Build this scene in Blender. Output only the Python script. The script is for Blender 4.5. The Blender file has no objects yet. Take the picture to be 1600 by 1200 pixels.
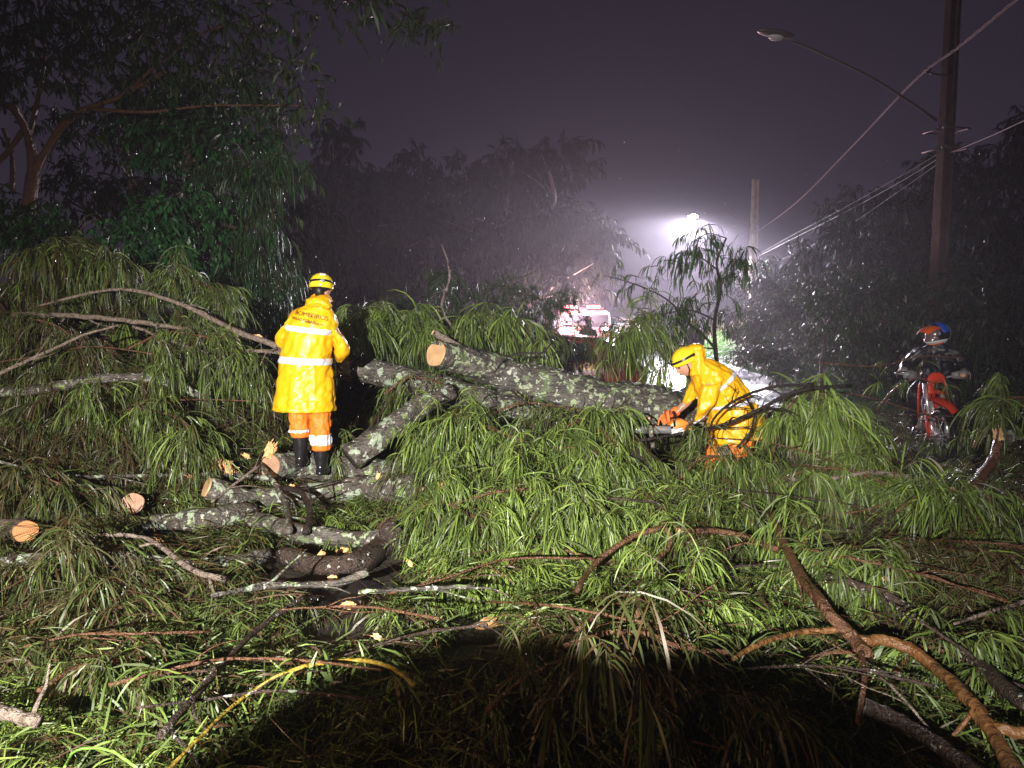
import bpy, bmesh, math, random
import numpy as np
from mathutils import Vector, Matrix, noise as mnoise
R = math.radians
S = bpy.context.scene
COL = S.collection
# ------------------------------------------------------------------ camera
CZ, F, HOR = 1.9, 1160.0, 490.0
TH = math.atan((600 - HOR) / F)
cam_d = bpy.data.cameras.new('camera'); cam = bpy.data.objects.new('camera', cam_d); COL.objects.link(cam)
cam.location = (0, 0, CZ); cam.rotation_euler = (R(90) - TH, 0, 0)
cam_d.sensor_width = 36; cam_d.lens = F / 1600 * 36; cam_d.clip_start = 0.05; cam_d.clip_end = 600
S.camera = cam
# ------------------------------------------------------------------ world: overcast night glow of a town
W = bpy.data.worlds.new('World'); S.world = W; W.use_nodes = True
wn = W.node_tree.nodes; wl = W.node_tree.links
bg = wn['Background']
geo = wn.new('ShaderNodeTexCoord'); sep = wn.new('ShaderNodeSeparateXYZ'); rmp = wn.new('ShaderNodeValToRGB')
wl.new(geo.outputs['Generated'], sep.inputs[0]); wl.new(sep.outputs['Z'], rmp.inputs[0]); wl.new(rmp.outputs[0], bg.inputs[0])
rmp.color_ramp.elements[0].position = 0.0; rmp.color_ramp.elements[0].color = (0.038, 0.029, 0.048, 1)
rmp.color_ramp.elements[1].position = 0.6; rmp.color_ramp.elements[1].color = (0.0075, 0.0062, 0.0125, 1)
bg.inputs[1].default_value = 0.80
S.view_settings.view_transform = 'Standard'; S.view_settings.look = 'None'; S.view_settings.exposure = 0; S.view_settings.gamma = 1
S.cycles.max_bounces = 5; S.cycles.diffuse_bounces = 2; S.cycles.glossy_bounces = 2; S.cycles.transmission_bounces = 3
S.cycles.volume_bounces = 0; S.cycles.transparent_max_bounces = 4; S.cycles.sample_clamp_indirect = 3
S.cycles.caustics_reflective = False; S.cycles.caustics_refractive = False

def P(px, py, d):
    x = (px - 800) / F; yv = (600 - py) / F
    Y = math.cos(TH) + yv * math.sin(TH); Z = -math.sin(TH) + yv * math.cos(TH)
    k = d / Y
    return Vector((x * k, d, CZ + Z * k))

def lamp(name, kind, loc, col, power, radius=0.1, target=None, size=None, blend=0.5):
    l = bpy.data.lights.new(name, kind); l.color = col; l.energy = power
    if kind != 'SUN': l.shadow_soft_size = radius
    o = bpy.data.objects.new(name, l); COL.objects.link(o); o.location = loc
    if target is not None:
        o.rotation_euler = (Vector(target) - Vector(loc)).to_track_quat('-Z', 'Y').to_euler()
    if kind == 'SPOT':
        l.spot_size = R(size); l.spot_blend = blend
    return o
# the rescue crew's work light behind the camera, and a warmer one further left
KEY = (-1.45, -3.2, 2.62)
lamp('work_light', 'SPOT', KEY, (1.0, 0.95, 0.88), 10300, 0.05, (-0.6, 10, 0.1), 67, 1.0)
lamp('warm_work_light', 'SPOT', (-4.6, -1.6, 2.6), (1.0, 0.62, 0.28), 600, 0.06, (-2.4, 5.5, 0.4), 105, 1.0)

# ------------------------------------------------------------------ materials
def mat(name, col, rough=0.5, spec=0.5, metal=0.0, emit=None, coat=0.0, bump=None, var=None):
    m = bpy.data.materials.new(name); m.use_nodes = True
    nt = m.node_tree; b = nt.nodes['Principled BSDF']
    b.inputs['Base Color'].default_value = (*col, 1); b.inputs['Roughness'].default_value = rough
    b.inputs['Specular IOR Level'].default_value = spec; b.inputs['Metallic'].default_value = metal
    b.inputs['Coat Weight'].default_value = coat; b.inputs['Coat Roughness'].default_value = 0.12
    if emit:
        b.inputs['Emission Color'].default_value = (*emit[0], 1); b.inputs['Emission Strength'].default_value = emit[1]
    if var:
        scale, c2 = var
        n = nt.nodes.new('ShaderNodeTexNoise'); n.inputs['Scale'].default_value = scale; n.inputs['Detail'].default_value = 6
        tc = nt.nodes.new('ShaderNodeTexCoord'); nt.links.new(tc.outputs['Object'], n.inputs['Vector'])
        r = nt.nodes.new('ShaderNodeValToRGB'); r.color_ramp.elements[0].position = 0.35; r.color_ramp.elements[1].position = 0.68
        r.color_ramp.elements[0].color = (*col, 1); r.color_ramp.elements[1].color = (*c2, 1)
        nt.links.new(n.outputs['Fac'], r.inputs[0]); nt.links.new(r.outputs[0], b.inputs['Base Color'])
    if bump:
        scale, st = bump
        n = nt.nodes.new('ShaderNodeTexNoise'); n.inputs['Scale'].default_value = scale; n.inputs['Detail'].default_value = 5
        tc = nt.nodes.new('ShaderNodeTexCoord'); nt.links.new(tc.outputs['Object'], n.inputs['Vector'])
        bp = nt.nodes.new('ShaderNodeBump'); bp.inputs['Strength'].default_value = st; bp.inputs['Distance'].default_value = 0.02
        nt.links.new(n.outputs['Fac'], bp.inputs['Height']); nt.links.new(bp.outputs[0], b.inputs['Normal'])
    return m

def leaf_mat(name, cols, rough=0.38, trans=0.25, spec=0.5):
    m = bpy.data.materials.new(name); m.use_nodes = True; nt = m.node_tree; b = nt.nodes['Principled BSDF']
    at = nt.nodes.new('ShaderNodeAttribute'); at.attribute_name = 'tint'
    r = nt.nodes.new('ShaderNodeValToRGB'); el = r.color_ramp.elements
    el[0].position = 0; el[0].color = (*cols[0], 1); el[1].position = 1; el[1].color = (*cols[-1], 1)
    for i, c in enumerate(cols[1:-1], 1):
        e = el.new(i / (len(cols) - 1)); e.color = (*c, 1)
    nt.links.new(at.outputs['Fac'], r.inputs[0]); nt.links.new(r.outputs[0], b.inputs['Base Color'])
    b.inputs['Roughness'].default_value = rough; b.inputs['Specular IOR Level'].default_value = spec
    tr = nt.nodes.new('ShaderNodeBsdfTranslucent'); mx = nt.nodes.new('ShaderNodeMixShader'); mx.inputs[0].default_value = trans
    nt.links.new(r.outputs[0], tr.inputs[0]); nt.links.new(b.outputs[0], mx.inputs[1]); nt.links.new(tr.outputs[0], mx.inputs[2])
    nt.links.new(mx.outputs[0], nt.nodes['Material Output'].inputs[0])
    return m

def bark_mat(name, c1, c2, lich=None, amount=0.5, scale=14, rough=0.45):
    """bark: streaky two-tone noise, patches of lichen, bump"""
    m = bpy.data.materials.new(name); m.use_nodes = True; nt = m.node_tree; N = nt.nodes.new; L = nt.links.new
    b = nt.nodes['Principled BSDF']; b.inputs['Roughness'].default_value = rough
    tc = N('ShaderNodeTexCoord')
    n = N('ShaderNodeTexNoise'); n.inputs['Scale'].default_value = scale; n.inputs['Detail'].default_value = 8; n.inputs['Roughness'].default_value = 0.7
    st = N('ShaderNodeMapping'); st.inputs['Scale'].default_value = (0.35, 1, 1) if name in ('grey_bark', 'mossy_bark') else (1, 1, 1); L(tc.outputs['Object'], st.inputs[0]); L(st.outputs[0], n.inputs['Vector'])
    r = N('ShaderNodeValToRGB'); r.color_ramp.elements[0].position = 0.38; r.color_ramp.elements[1].position = 0.66
    r.color_ramp.elements[0].color = (*c1, 1); r.color_ramp.elements[1].color = (*c2, 1); L(n.outputs['Fac'], r.inputs[0])
    last = r.outputs[0]
    if lich:
        for k, (c, sc, th) in enumerate(lich):
            v = N('ShaderNodeTexNoise'); v.inputs['Scale'].default_value = sc; v.inputs['Detail'].default_value = 4; v.inputs['Roughness'].default_value = 0.6
            mp = N('ShaderNodeMapping'); mp.inputs['Location'].default_value = (k * 7.3, 3.1 * k, 1); L(tc.outputs['Object'], mp.inputs[0]); L(mp.outputs[0], v.inputs['Vector'])
            rr = N('ShaderNodeValToRGB'); rr.color_ramp.elements[0].position = th; rr.color_ramp.elements[1].position = th + 0.035
            L(v.outputs['Fac'], rr.inputs[0])
            mx = N('ShaderNodeMix'); mx.data_type = 'RGBA'; L(rr.outputs[0], mx.inputs[0]); L(last, mx.inputs[6]); mx.inputs[7].default_value = (*c, 1)
            last = mx.outputs[2]
    L(last, b.inputs['Base Color'])
    n2 = N('ShaderNodeTexNoise'); n2.inputs['Scale'].default_value = scale * 3; n2.inputs['Detail'].default_value = 6; L(st.outputs[0], n2.inputs['Vector'])
    bp = N('ShaderNodeBump'); bp.inputs['Strength'].default_value = 1.0; bp.inputs['Distance'].default_value = 0.03
    L(n2.outputs['Fac'], bp.inputs['Height']); L(bp.outputs[0], b.inputs['Normal'])
    return m

def ring_mat(name, c1, c2, rough=0.55):
    """sawn wood with growth rings round the object's own Z axis"""
    m = bpy.data.materials.new(name); m.use_nodes = True; nt = m.node_tree; N = nt.nodes.new; L = nt.links.new
    b = nt.nodes['Principled BSDF']; b.inputs['Roughness'].default_value = rough
    tc = N('ShaderNodeTexCoord'); w = N('ShaderNodeTexWave'); w.wave_type = 'RINGS'; w.rings_direction = 'Z'
    w.inputs['Scale'].default_value = 22; w.inputs['Distortion'].default_value = 2.5; w.inputs['Detail'].default_value = 3
    L(tc.outputs['Object'], w.inputs['Vector'])
    r = N('ShaderNodeValToRGB'); r.color_ramp.elements[0].color = (*c1, 1); r.color_ramp.elements[1].color = (*c2, 1)
    L(w.outputs['Fac'], r.inputs[0])
    n = N('ShaderNodeTexNoise'); n.inputs['Scale'].default_value = 9; L(tc.outputs['Object'], n.inputs['Vector'])
    mx = N('ShaderNodeMix'); mx.data_type = 'RGBA'; mx.blend_type = 'MULTIPLY'; mx.inputs[0].default_value = 0.6
    L(r.outputs[0], mx.inputs[6]); L(n.outputs['Fac'], mx.inputs[7]); L(mx.outputs[2], b.inputs['Base Color'])
    return m

M = {}
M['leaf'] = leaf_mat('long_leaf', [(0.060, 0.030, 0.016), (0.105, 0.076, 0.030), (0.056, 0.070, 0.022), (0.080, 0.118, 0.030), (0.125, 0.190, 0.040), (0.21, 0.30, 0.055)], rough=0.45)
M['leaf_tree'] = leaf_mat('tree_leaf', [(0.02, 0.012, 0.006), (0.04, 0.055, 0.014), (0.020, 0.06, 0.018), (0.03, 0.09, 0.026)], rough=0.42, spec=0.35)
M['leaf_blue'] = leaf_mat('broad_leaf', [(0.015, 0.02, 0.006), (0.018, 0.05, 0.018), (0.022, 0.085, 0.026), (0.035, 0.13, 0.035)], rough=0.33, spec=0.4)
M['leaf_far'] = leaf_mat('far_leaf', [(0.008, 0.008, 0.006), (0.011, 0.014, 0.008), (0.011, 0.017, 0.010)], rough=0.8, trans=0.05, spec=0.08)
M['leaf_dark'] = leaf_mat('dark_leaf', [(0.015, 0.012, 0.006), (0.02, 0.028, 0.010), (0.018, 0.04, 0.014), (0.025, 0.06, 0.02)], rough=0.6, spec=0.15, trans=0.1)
M['grass'] = leaf_mat('grass_blade', [(0.05, 0.08, 0.015), (0.05, 0.14, 0.02), (0.08, 0.20, 0.03)], rough=0.35)
LG = (0.30, 0.37, 0.27); LM = (0.17, 0.26, 0.07); LW = (0.42, 0.43, 0.38)
M['bark'] = bark_mat('grey_bark', (0.035, 0.030, 0.026), (0.13, 0.115, 0.095), [(LM, 7, 0.61), (LG, 9, 0.565), (LW, 22, 0.60)])
M['bark_green'] = bark_mat('mossy_bark', (0.03, 0.028, 0.024), (0.12, 0.105, 0.09), [((0.10, 0.13, 0.06), 5, 0.58), ((0.30, 0.37, 0.22), 12, 0.57), (LW, 20, 0.60)])
M['bark_dark'] = bark_mat('dark_bark', (0.022, 0.014, 0.011), (0.075, 0.05, 0.038), [(LW, 22, 0.63), (LG, 9, .66)], scale=22)
M['bark_brown'] = bark_mat('wet_brown_bark', (0.075, 0.032, 0.016), (0.17, 0.085, 0.045), None, scale=18, rough=0.3)
M['bark_tan'] = bark_mat('smooth_tan_bark', (0.13, 0.055, 0.02), (0.22, 0.115, 0.045), None, scale=8, rough=0.28)
M['bark_pale'] = bark_mat('pale_bark', (0.14, 0.10, 0.08), (0.36, 0.30, 0.25), [((0.05, 0.035, 0.03), 16, 0.58)], scale=30)
M['bark_black'] = bark_mat('black_bark', (0.008, 0.006, 0.005), (0.03, 0.02, 0.016), None, scale=20)
M['stem_yellow'] = bark_mat('yellow_stem', (0.32, 0.22, 0.03), (0.42, 0.30, 0.05), None, scale=10, rough=0.3)
M['stem_green'] = bark_mat('green_stem', (0.12, 0.28, 0.04), (0.2, 0.38, 0.06), None, scale=10, rough=0.3)
M['cut'] = ring_mat('sawn_wood', (0.72, 0.43, 0.21), (0.82, 0.54, 0.30))
M['cut_orange'] = ring_mat('fresh_orange_wood', (0.60, 0.22, 0.06), (0.74, 0.34, 0.12))
M['cut_pink'] = ring_mat('pink_wood', (0.52, 0.29, 0.18), (0.70, 0.45, 0.31))
M['wood_raw'] = mat('torn_wood', (0.66, 0.34, 0.12), 0.6, var=(20, (0.85, 0.56, 0.30)), bump=(60, 0.6))
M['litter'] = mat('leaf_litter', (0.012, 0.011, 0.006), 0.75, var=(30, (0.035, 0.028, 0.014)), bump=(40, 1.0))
M['asphalt'] = mat('wet_asphalt', (0.022, 0.020, 0.021), 0.28, var=(3, (0.04, 0.036, 0.036)), bump=(90, 0.6))
M['soil'] = mat('wet_soil', (0.03, 0.018, 0.012), 0.45, var=(9, (0.075, 0.045, 0.028)), bump=(25, 1.0))
M['coat'] = mat('wet_yellow_raincoat', (0.80, 0.41, 0.006), 0.42, coat=0.12, bump=(4, 0.18))
M['hel_y'] = mat('yellow_helmet_shell', (0.86, 0.60, 0.02), 0.2, coat=0.8)
M['reflect'] = mat('reflective_tape', (0.74, 0.74, 0.82), 0.35, metal=0.15)
M['orange'] = mat('orange_trousers', (0.92, 0.20, 0.015), 0.6, bump=(20, 0.5))
M['black'] = mat('wet_black_rubber', (0.012, 0.012, 0.014), 0.25, coat=0.3)
M['blackcloth'] = mat('black_wet_jacket', (0.010, 0.011, 0.016), 0.45, coat=0.15, bump=(14, 1.0))
M['skin'] = mat('skin', (0.52, 0.27, 0.18), 0.45)
M['hair'] = mat('dark_hair', (0.01, 0.008, 0.007), 0.5)
M['glove'] = mat('orange_glove', (0.85, 0.17, 0.03), 0.6, bump=(30, 0.6))
M['glove_brown'] = mat('brown_glove', (0.10, 0.045, 0.03), 0.6, bump=(30, 0.6))
M['saw'] = mat('orange_saw_plastic', (0.85, 0.22, 0.02), 0.35)
M['grey'] = mat('grey_plastic', (0.20, 0.20, 0.21), 0.4)
M['steel'] = mat('bright_steel', (0.72, 0.72, 0.74), 0.3, metal=0.7)
M['chrome'] = mat('chrome', (0.7, 0.7, 0.72), 0.12, metal=1.0)
M['bikered'] = mat('orange_red_plastic', (0.62, 0.045, 0.012), 0.4, coat=0.2)
M['helor'] = mat('orange_peak_plastic', (0.88, 0.13, 0.01), 0.3, coat=0.5)
M['blue'] = mat('blue_plastic', (0.01, 0.08, 0.62), 0.3, coat=0.5)
M['white'] = mat('white_plastic', (0.7, 0.7, 0.74), 0.35)
M['visor'] = mat('grey_goggles', (0.16, 0.12, 0.13), 0.15, coat=0.5)
M['concrete'] = mat('weathered_concrete', (0.06, 0.032, 0.024), 0.7, var=(5, (0.11, 0.065, 0.05)), bump=(30, 0.6))
M['concrete_pale'] = mat('pale_concrete', (0.34, 0.29, 0.25), 0.7, var=(5, (0.24, 0.2, 0.17)), bump=(30, 0.4))
M['cable'] = mat('cable_sheath', (0.15, 0.125, 0.13), 0.5)
M['metal_grey'] = mat('galvanised_metal', (0.17, 0.14, 0.13), 0.45, metal=0.4)
M['white_paint'] = mat('white_car_paint', (0.78, 0.78, 0.82), 0.25, coat=0.7)
M['red_paint'] = mat('red_truck_paint', (0.20, 0.012, 0.012), 0.25, coat=0.7)
M['rim'] = mat('wet_grey_rim', (0.45, 0.45, 0.48), 0.3, spec=0.8)
M['pale_red'] = mat('pale_red_paint', (0.30, 0.13, 0.13), 0.4)  # one even pale pinkish red for the whole fire truck body
M['glass'] = mat('dark_glass', (0.02, 0.02, 0.025), 0.05)
M['lettering_y'] = mat('yellow_reflective_lettering', (0.95, 0.6, 0.02), 0.4)
M['lettering_k'] = mat('dark_lettering', (0.10, 0.05, 0.01), 0.5)
M['lamp_on'] = mat('lit_lamp_glass', (1, 1, 1), 0.4, emit=((0.95, 0.93, 1.0), 90))
M['head_on'] = mat('lit_headlight', (1, 1, 1), 0.4, emit=((1.0, 0.72, 0.76), 22))
M['red_on'] = mat('lit_red_beacon', (1, 0.1, 0.1), 0.4, emit=((1.0, 0.25, 0.22), 7))
M['drop'] = mat('water', (0.8, 0.82, 0.85), 0.05, spec=1.0)
M['jacket_blue'] = mat('blue_jacket', (0.02, 0.09, 0.45), 0.4)

# ------------------------------------------------------------------ object helpers
def mesh_obj(name, V, Fc, material, parent=None, smooth=True, attr=None):
    me = bpy.data.meshes.new(name)
    V = np.asarray(V, dtype=np.float32)
    if isinstance(Fc, np.ndarray):
        nf, k = Fc.shape
        me.vertices.add(len(V)); me.vertices.foreach_set('co', V.ravel())
        me.loops.add(nf * k); me.loops.foreach_set('vertex_index', Fc.astype(np.int32).ravel())
        me.polygons.add(nf); me.polygons.foreach_set('loop_start', np.arange(0, nf * k, k, dtype=np.int32))
        me.polygons.foreach_set('loop_total', np.full(nf, k, dtype=np.int32))
        me.update(calc_edges=True)
    else:
        me.from_pydata([tuple(map(float, v)) for v in V], [], Fc); me.update()
    if smooth: me.polygons.foreach_set('use_smooth', np.ones(len(me.polygons), dtype=bool))
    if attr is not None:
        a = me.attributes.new('tint', 'FLOAT', 'POINT'); a.data.foreach_set('value', np.asarray(attr, dtype=np.float32))
    me.materials.append(material)
    o = bpy.data.objects.new(name, me); COL.objects.link(o)
    if parent is not None: o.parent = parent
    return o

def tag(o, label, cat, group=None, kind=None):
    if label: o['label'] = label
    if cat: o['category'] = cat
    if group: o['group'] = group
    if kind: o['kind'] = kind
    return o

def thing(name, label, cat, loc=(0, 0, 0), rz=0.0, group=None):
    o = bpy.data.objects.new(name, None); COL.objects.link(o); o.empty_display_size = 0.1
    o.location = loc; o.rotation_euler = (0, 0, rz)
    return tag(o, label, cat, group)

class MB:
    """collects shapes into one mesh"""
    def __init__(s): s.v = []; s.f = []
    def add(s, V, Fc):
        k = len(s.v); s.v += [tuple(map(float, p)) for p in V]; s.f += [tuple(int(i) + k for i in q) for q in Fc]; return s
    def build(s, name, m, parent=None, smooth=True, bevel=0, sub=0, remesh=0):
        o = mesh_obj(name, np.array(s.v), s.f, m, parent, smooth)
        if bevel:
            b = o.modifiers.new('b', 'BEVEL'); b.width = bevel; b.segments = 2; b.limit_method = 'ANGLE'
        if remesh:
            r = o.modifiers.new('r', 'REMESH'); r.mode = 'VOXEL'; r.voxel_size = remesh; r.use_smooth_shade = True
            q = o.modifiers.new('s', 'SMOOTH'); q.iterations = 3; q.factor = 0.5
        if sub:
            q = o.modifiers.new('s', 'SUBSURF'); q.levels = sub; q.render_levels = sub
        return o
    def box(s, c, size, rot=None, taper=1.0):
        x, y, z = [a / 2 for a in size]
        V = [Vector((sx * x * (taper if sz > 0 else 1), sy * y * (taper if sz > 0 else 1), sz * z)) for sz in (-1, 1) for sx, sy in ((-1, -1), (1, -1), (1, 1), (-1, 1))]
        if rot is not None: V = [rot @ v for v in V]
        V = [v + Vector(c) for v in V]
        return s.add(V, [(3, 2, 1, 0), (4, 5, 6, 7), (0, 1, 5, 4), (1, 2, 6, 5), (2, 3, 7, 6), (3, 0, 4, 7)])
    def ball(s, c, r, rot=None, nu=16, nv=10, fn=None):
        r = (r, r, r) if isinstance(r, (int, float)) else r
        V = []
        for j in range(nv + 1):
            ph = math.pi * j / nv
            for i in range(nu):
                t = 2 * math.pi * i / nu
                n = Vector((math.sin(ph) * math.cos(t), math.sin(ph) * math.sin(t), math.cos(ph)))
                k = fn(n) if fn else 1
                p = Vector((n.x * r[0] * k, n.y * r[1] * k, n.z * r[2] * k))
                if rot is not None: p = rot @ p
                V.append(p + Vector(c))
        Fc = [(j * nu + i, (j + 1) * nu + i, (j + 1) * nu + (i + 1) % nu, j * nu + (i + 1) % nu) for j in range(nv) for i in range(nu)]
        return s.add(V, Fc)
    def tube(s, pts, r, seg=8, cap=True):
        V, Fc = tube(pts, r, seg, cap=cap); return s.add(V, Fc)
    def plate(s, outline, thick, mtx):
        """extruded outline in local XY, thickness along local Z"""
        n = len(outline)
        V = [mtx @ Vector((x, y, z)) for z in (-thick / 2, thick / 2) for x, y in outline]
        Fc = [tuple(range(n))[::-1], tuple(range(n, 2 * n))] + [(i, (i + 1) % n, n + (i + 1) % n, n + i) for i in range(n)]
        return s.add(V, Fc)

def cr(pts, per=6):
    """Catmull-Rom resampling of rows of numbers"""
    A = np.array([list(p) for p in pts], dtype=float)
    if len(A) < 3: 
        t = np.linspace(0, 1, per + 1)[:, None]; return A[0] * (1 - t) + A[-1] * t
    B = np.vstack([2 * A[0] - A[1], A, 2 * A[-1] - A[-2]]); out = []
    for i in range(1, len(B) - 2):
        for t in np.arange(per) / per:
            p0, p1, p2, p3 = B[i - 1:i + 3]
            out.append(0.5 * (2 * p1 + (p2 - p0) * t + (2 * p0 - 5 * p1 + 4 * p2 - p3) * t * t + (3 * p1 - p0 - 3 * p2 + p3) * t ** 3))
    out.append(A[-1]); return np.array(out)

def frames(Pn):
    T = np.gradient(Pn, axis=0); T /= np.linalg.norm(T, axis=1)[:, None] + 1e-9
    n = np.cross(T[0], [0, 0, 1.0]); 
    if np.linalg.norm(n) < 0.1: n = np.cross(T[0], [0, 1.0, 0])
    n /= np.linalg.norm(n); Ns = []; Bs = []
    for t in T:
        n = n - t * np.dot(n, t); n /= np.linalg.norm(n); Ns.append(n); Bs.append(np.cross(t, n))
    return T, np.array(Ns), np.array(Bs)

def tube(pts, r, seg=8, cap=True, rough=0.0, seed=0, fine=0.0):
    Pn = np.array([list(p) for p in pts], dtype=float); n = len(Pn)
    r = np.full(n, r, dtype=float) if np.isscalar(r) else np.interp(np.linspace(0, 1, n), np.linspace(0, 1, len(r)), r)
    T, A, B = frames(Pn); th = np.arange(seg) / seg * 2 * math.pi
    rr = np.repeat(r[:, None], seg, 1)
    if rough:
        for i in range(n):
            for j in range(seg):
                q = Vector(Pn[i]) * 6 + Vector((math.cos(th[j]), math.sin(th[j]), seed * 3.3)) * 1.3
                rr[i, j] *= 1 + rough * mnoise.noise(q) + (fine * mnoise.noise(q * 5) if fine else 0)
    V = Pn[:, None, :] + rr[..., None] * (A[:, None, :] * np.cos(th)[None, :, None] + B[:, None, :] * np.sin(th)[None, :, None])
    V = V.reshape(-1, 3)
    Fc = [(i * seg + j, i * seg + (j + 1) % seg, (i + 1) * seg + (j + 1) % seg, (i + 1) * seg + j) for i in range(n - 1) for j in range(seg)]
    if cap: Fc += [tuple(range(seg))[::-1], tuple((n - 1) * seg + j for j in range(seg))]
    return V, Fc

class Sweep:
    """cloth or body surface: sections (centre, half-axis a, half-axis b); point(s, theta)"""
    def __init__(s, secs, fold=0.0, seed=0, nf=7, open_front=None):
        s.d = np.array([list(c) + list(a) + list(b) for c, a, b in secs], dtype=float); s.n = len(s.d)
        s.fold = fold; s.seed = seed; s.nf = nf
    def pt(s, t, th, off=0.0):
        A = s.d; t = min(max(t, 0), s.n - 1 - 1e-6); i = int(t); u = t - i
        p0 = A[max(i - 1, 0)]; p1 = A[i]; p2 = A[i + 1]; p3 = A[min(i + 2, s.n - 1)]
        q = 0.5 * (2 * p1 + (p2 - p0) * u + (2 * p0 - 5 * p1 + 4 * p2 - p3) * u * u + (3 * p1 - p0 - 3 * p2 + p3) * u ** 3)
        c, a, b = Vector(q[:3]), Vector(q[3:6]), Vector(q[6:9])
        f = s.fold * (mnoise.noise(Vector((math.cos(th) * s.nf * .5, math.sin(th) * s.nf * .5, t * .6 + s.seed))) + 0.4 * mnoise.noise(Vector((math.cos(th) * 4, math.sin(th) * 4, t * 1.6 + s.seed))))
        if s.fold > .008:
            r_ = mnoise.noise(Vector((math.cos(th) * 2.2, math.sin(th) * 2.2 + t * .5, t * 1.4 + s.seed * 2))); f -= s.fold * 1.1 * max(0, .16 - abs(r_)) / .16
        v = a * math.cos(th) + b * math.sin(th); L = v.length
        return c + v * ((L + f + off) / L)
    def mesh(s, mb, nt=None, seg=48, cap=(True, True), t0=0, t1=None):
        t1 = s.n - 1 if t1 is None else t1; nt = nt or (s.n - 1) * 8
        V = [s.pt(t0 + (t1 - t0) * i / nt, 2 * math.pi * j / seg) for i in range(nt + 1) for j in range(seg)]
        Fc = [(i * seg + j, i * seg + (j + 1) % seg, (i + 1) * seg + (j + 1) % seg, (i + 1) * seg + j) for i in range(nt) for j in range(seg)]
        if cap[0]: Fc.append(tuple(range(seg))[::-1])
        if cap[1]: Fc.append(tuple(nt * seg + j for j in range(seg)))
        q = s.d; m_ = len(q) // 2; dd = q[m_, :3] - q[m_ - 1, :3]
        if np.dot(np.cross(q[m_, 3:6], q[m_, 6:9]), dd) < 0: Fc = [f[::-1] for f in Fc]
        mb.add(V, Fc); return mb
    def band(s, mb, tf, w, off=0.006, th0=0, th1=2 * math.pi, seg=64):
        """tape round the sweep: tf(theta) gives its middle, w its half width in t"""
        V = []
        for j in range(seg + 1):
            th = th0 + (th1 - th0) * j / seg; t = tf(th)
            for k in (-1, -.33, .33, 1): V.append(s.pt(t + w * k, th, off if abs(k) < 1 else off * .5))
        Fc = [(j * 4 + k, j * 4 + k + 1, (j + 1) * 4 + k + 1, (j + 1) * 4 + k) for j in range(seg) for k in range(3)]
        mb.add(V, Fc); return mb

def ring(c, w, dpt, ang=0, tilt=0):
    """horizontal section: half width w along X, half depth along Y"""
    ca, sa = math.cos(ang), math.sin(ang)
    return (Vector(c), Vector((w * ca, w * sa, w * math.sin(tilt))), Vector((-dpt * sa, dpt * ca, 0)))

def limb_secs(pts, rad):
    Pn = np.array([list(p) for p in pts], dtype=float); T, A, B = frames(Pn)
    return [(Vector(Pn[i]), Vector(A[i] * rad[i]), Vector(B[i] * rad[i])) for i in range(len(Pn))]

# ------------------------------------------------------------------ leaves
def ribbons(root, dr, L, Wd, droop, tint, seg=4, rng=None):
    N = len(root); dr = dr / (np.linalg.norm(dr, axis=1)[:, None] + 1e-9)
    side = np.cross(dr, rng.normal(size=(N, 3))); side /= np.linalg.norm(side, axis=1)[:, None] + 1e-9
    prof = np.sin(np.linspace(0.12, 1.0, seg + 1) * math.pi * 0.97) ** 0.8; prof[0] = 0.25; prof[-1] = 0.05
    V = np.zeros((N, seg + 1, 2, 3)); p = root.copy(); d = dr.copy(); st = (L / seg)[:, None]
    tw = rng.normal(size=(N, 1)) * 0.25
    for i in range(seg + 1):
        w = (Wd * prof[i] / 2)[:, None]
        V[:, i, 0] = p - side * w; V[:, i, 1] = p + side * w
        d = d + np.array([0, 0, -1.0]) * (droop / seg)[:, None]; d /= np.linalg.norm(d, axis=1)[:, None]
        p = p + d * st
        side = side + np.cross(d, side) * tw; side -= d * np.sum(side * d, axis=1)[:, None]; side /= np.linalg.norm(side, axis=1)[:, None] + 1e-9
    V = V.reshape(-1, 3); base = (np.arange(N) * (seg + 1) * 2)[:, None, None]
    q = np.array([[2 * i, 2 * i + 1, 2 * i + 3, 2 * i + 2] for i in range(seg)])[None]
    return V, (base + q).reshape(-1, 4), np.repeat(tint, (seg + 1) * 2)

class Leaves:
    def __init__(s): s.V = []; s.F = []; s.T = []; s.n = 0
    def add(s, V, Fc, T): s.V.append(V); s.F.append(Fc + s.n); s.T.append(T); s.n += len(V)
    def build(s, name, m, parent=None):
        return mesh_obj(name, np.vstack(s.V), np.vstack(s.F), m, parent, True, np.concatenate(s.T))

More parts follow.
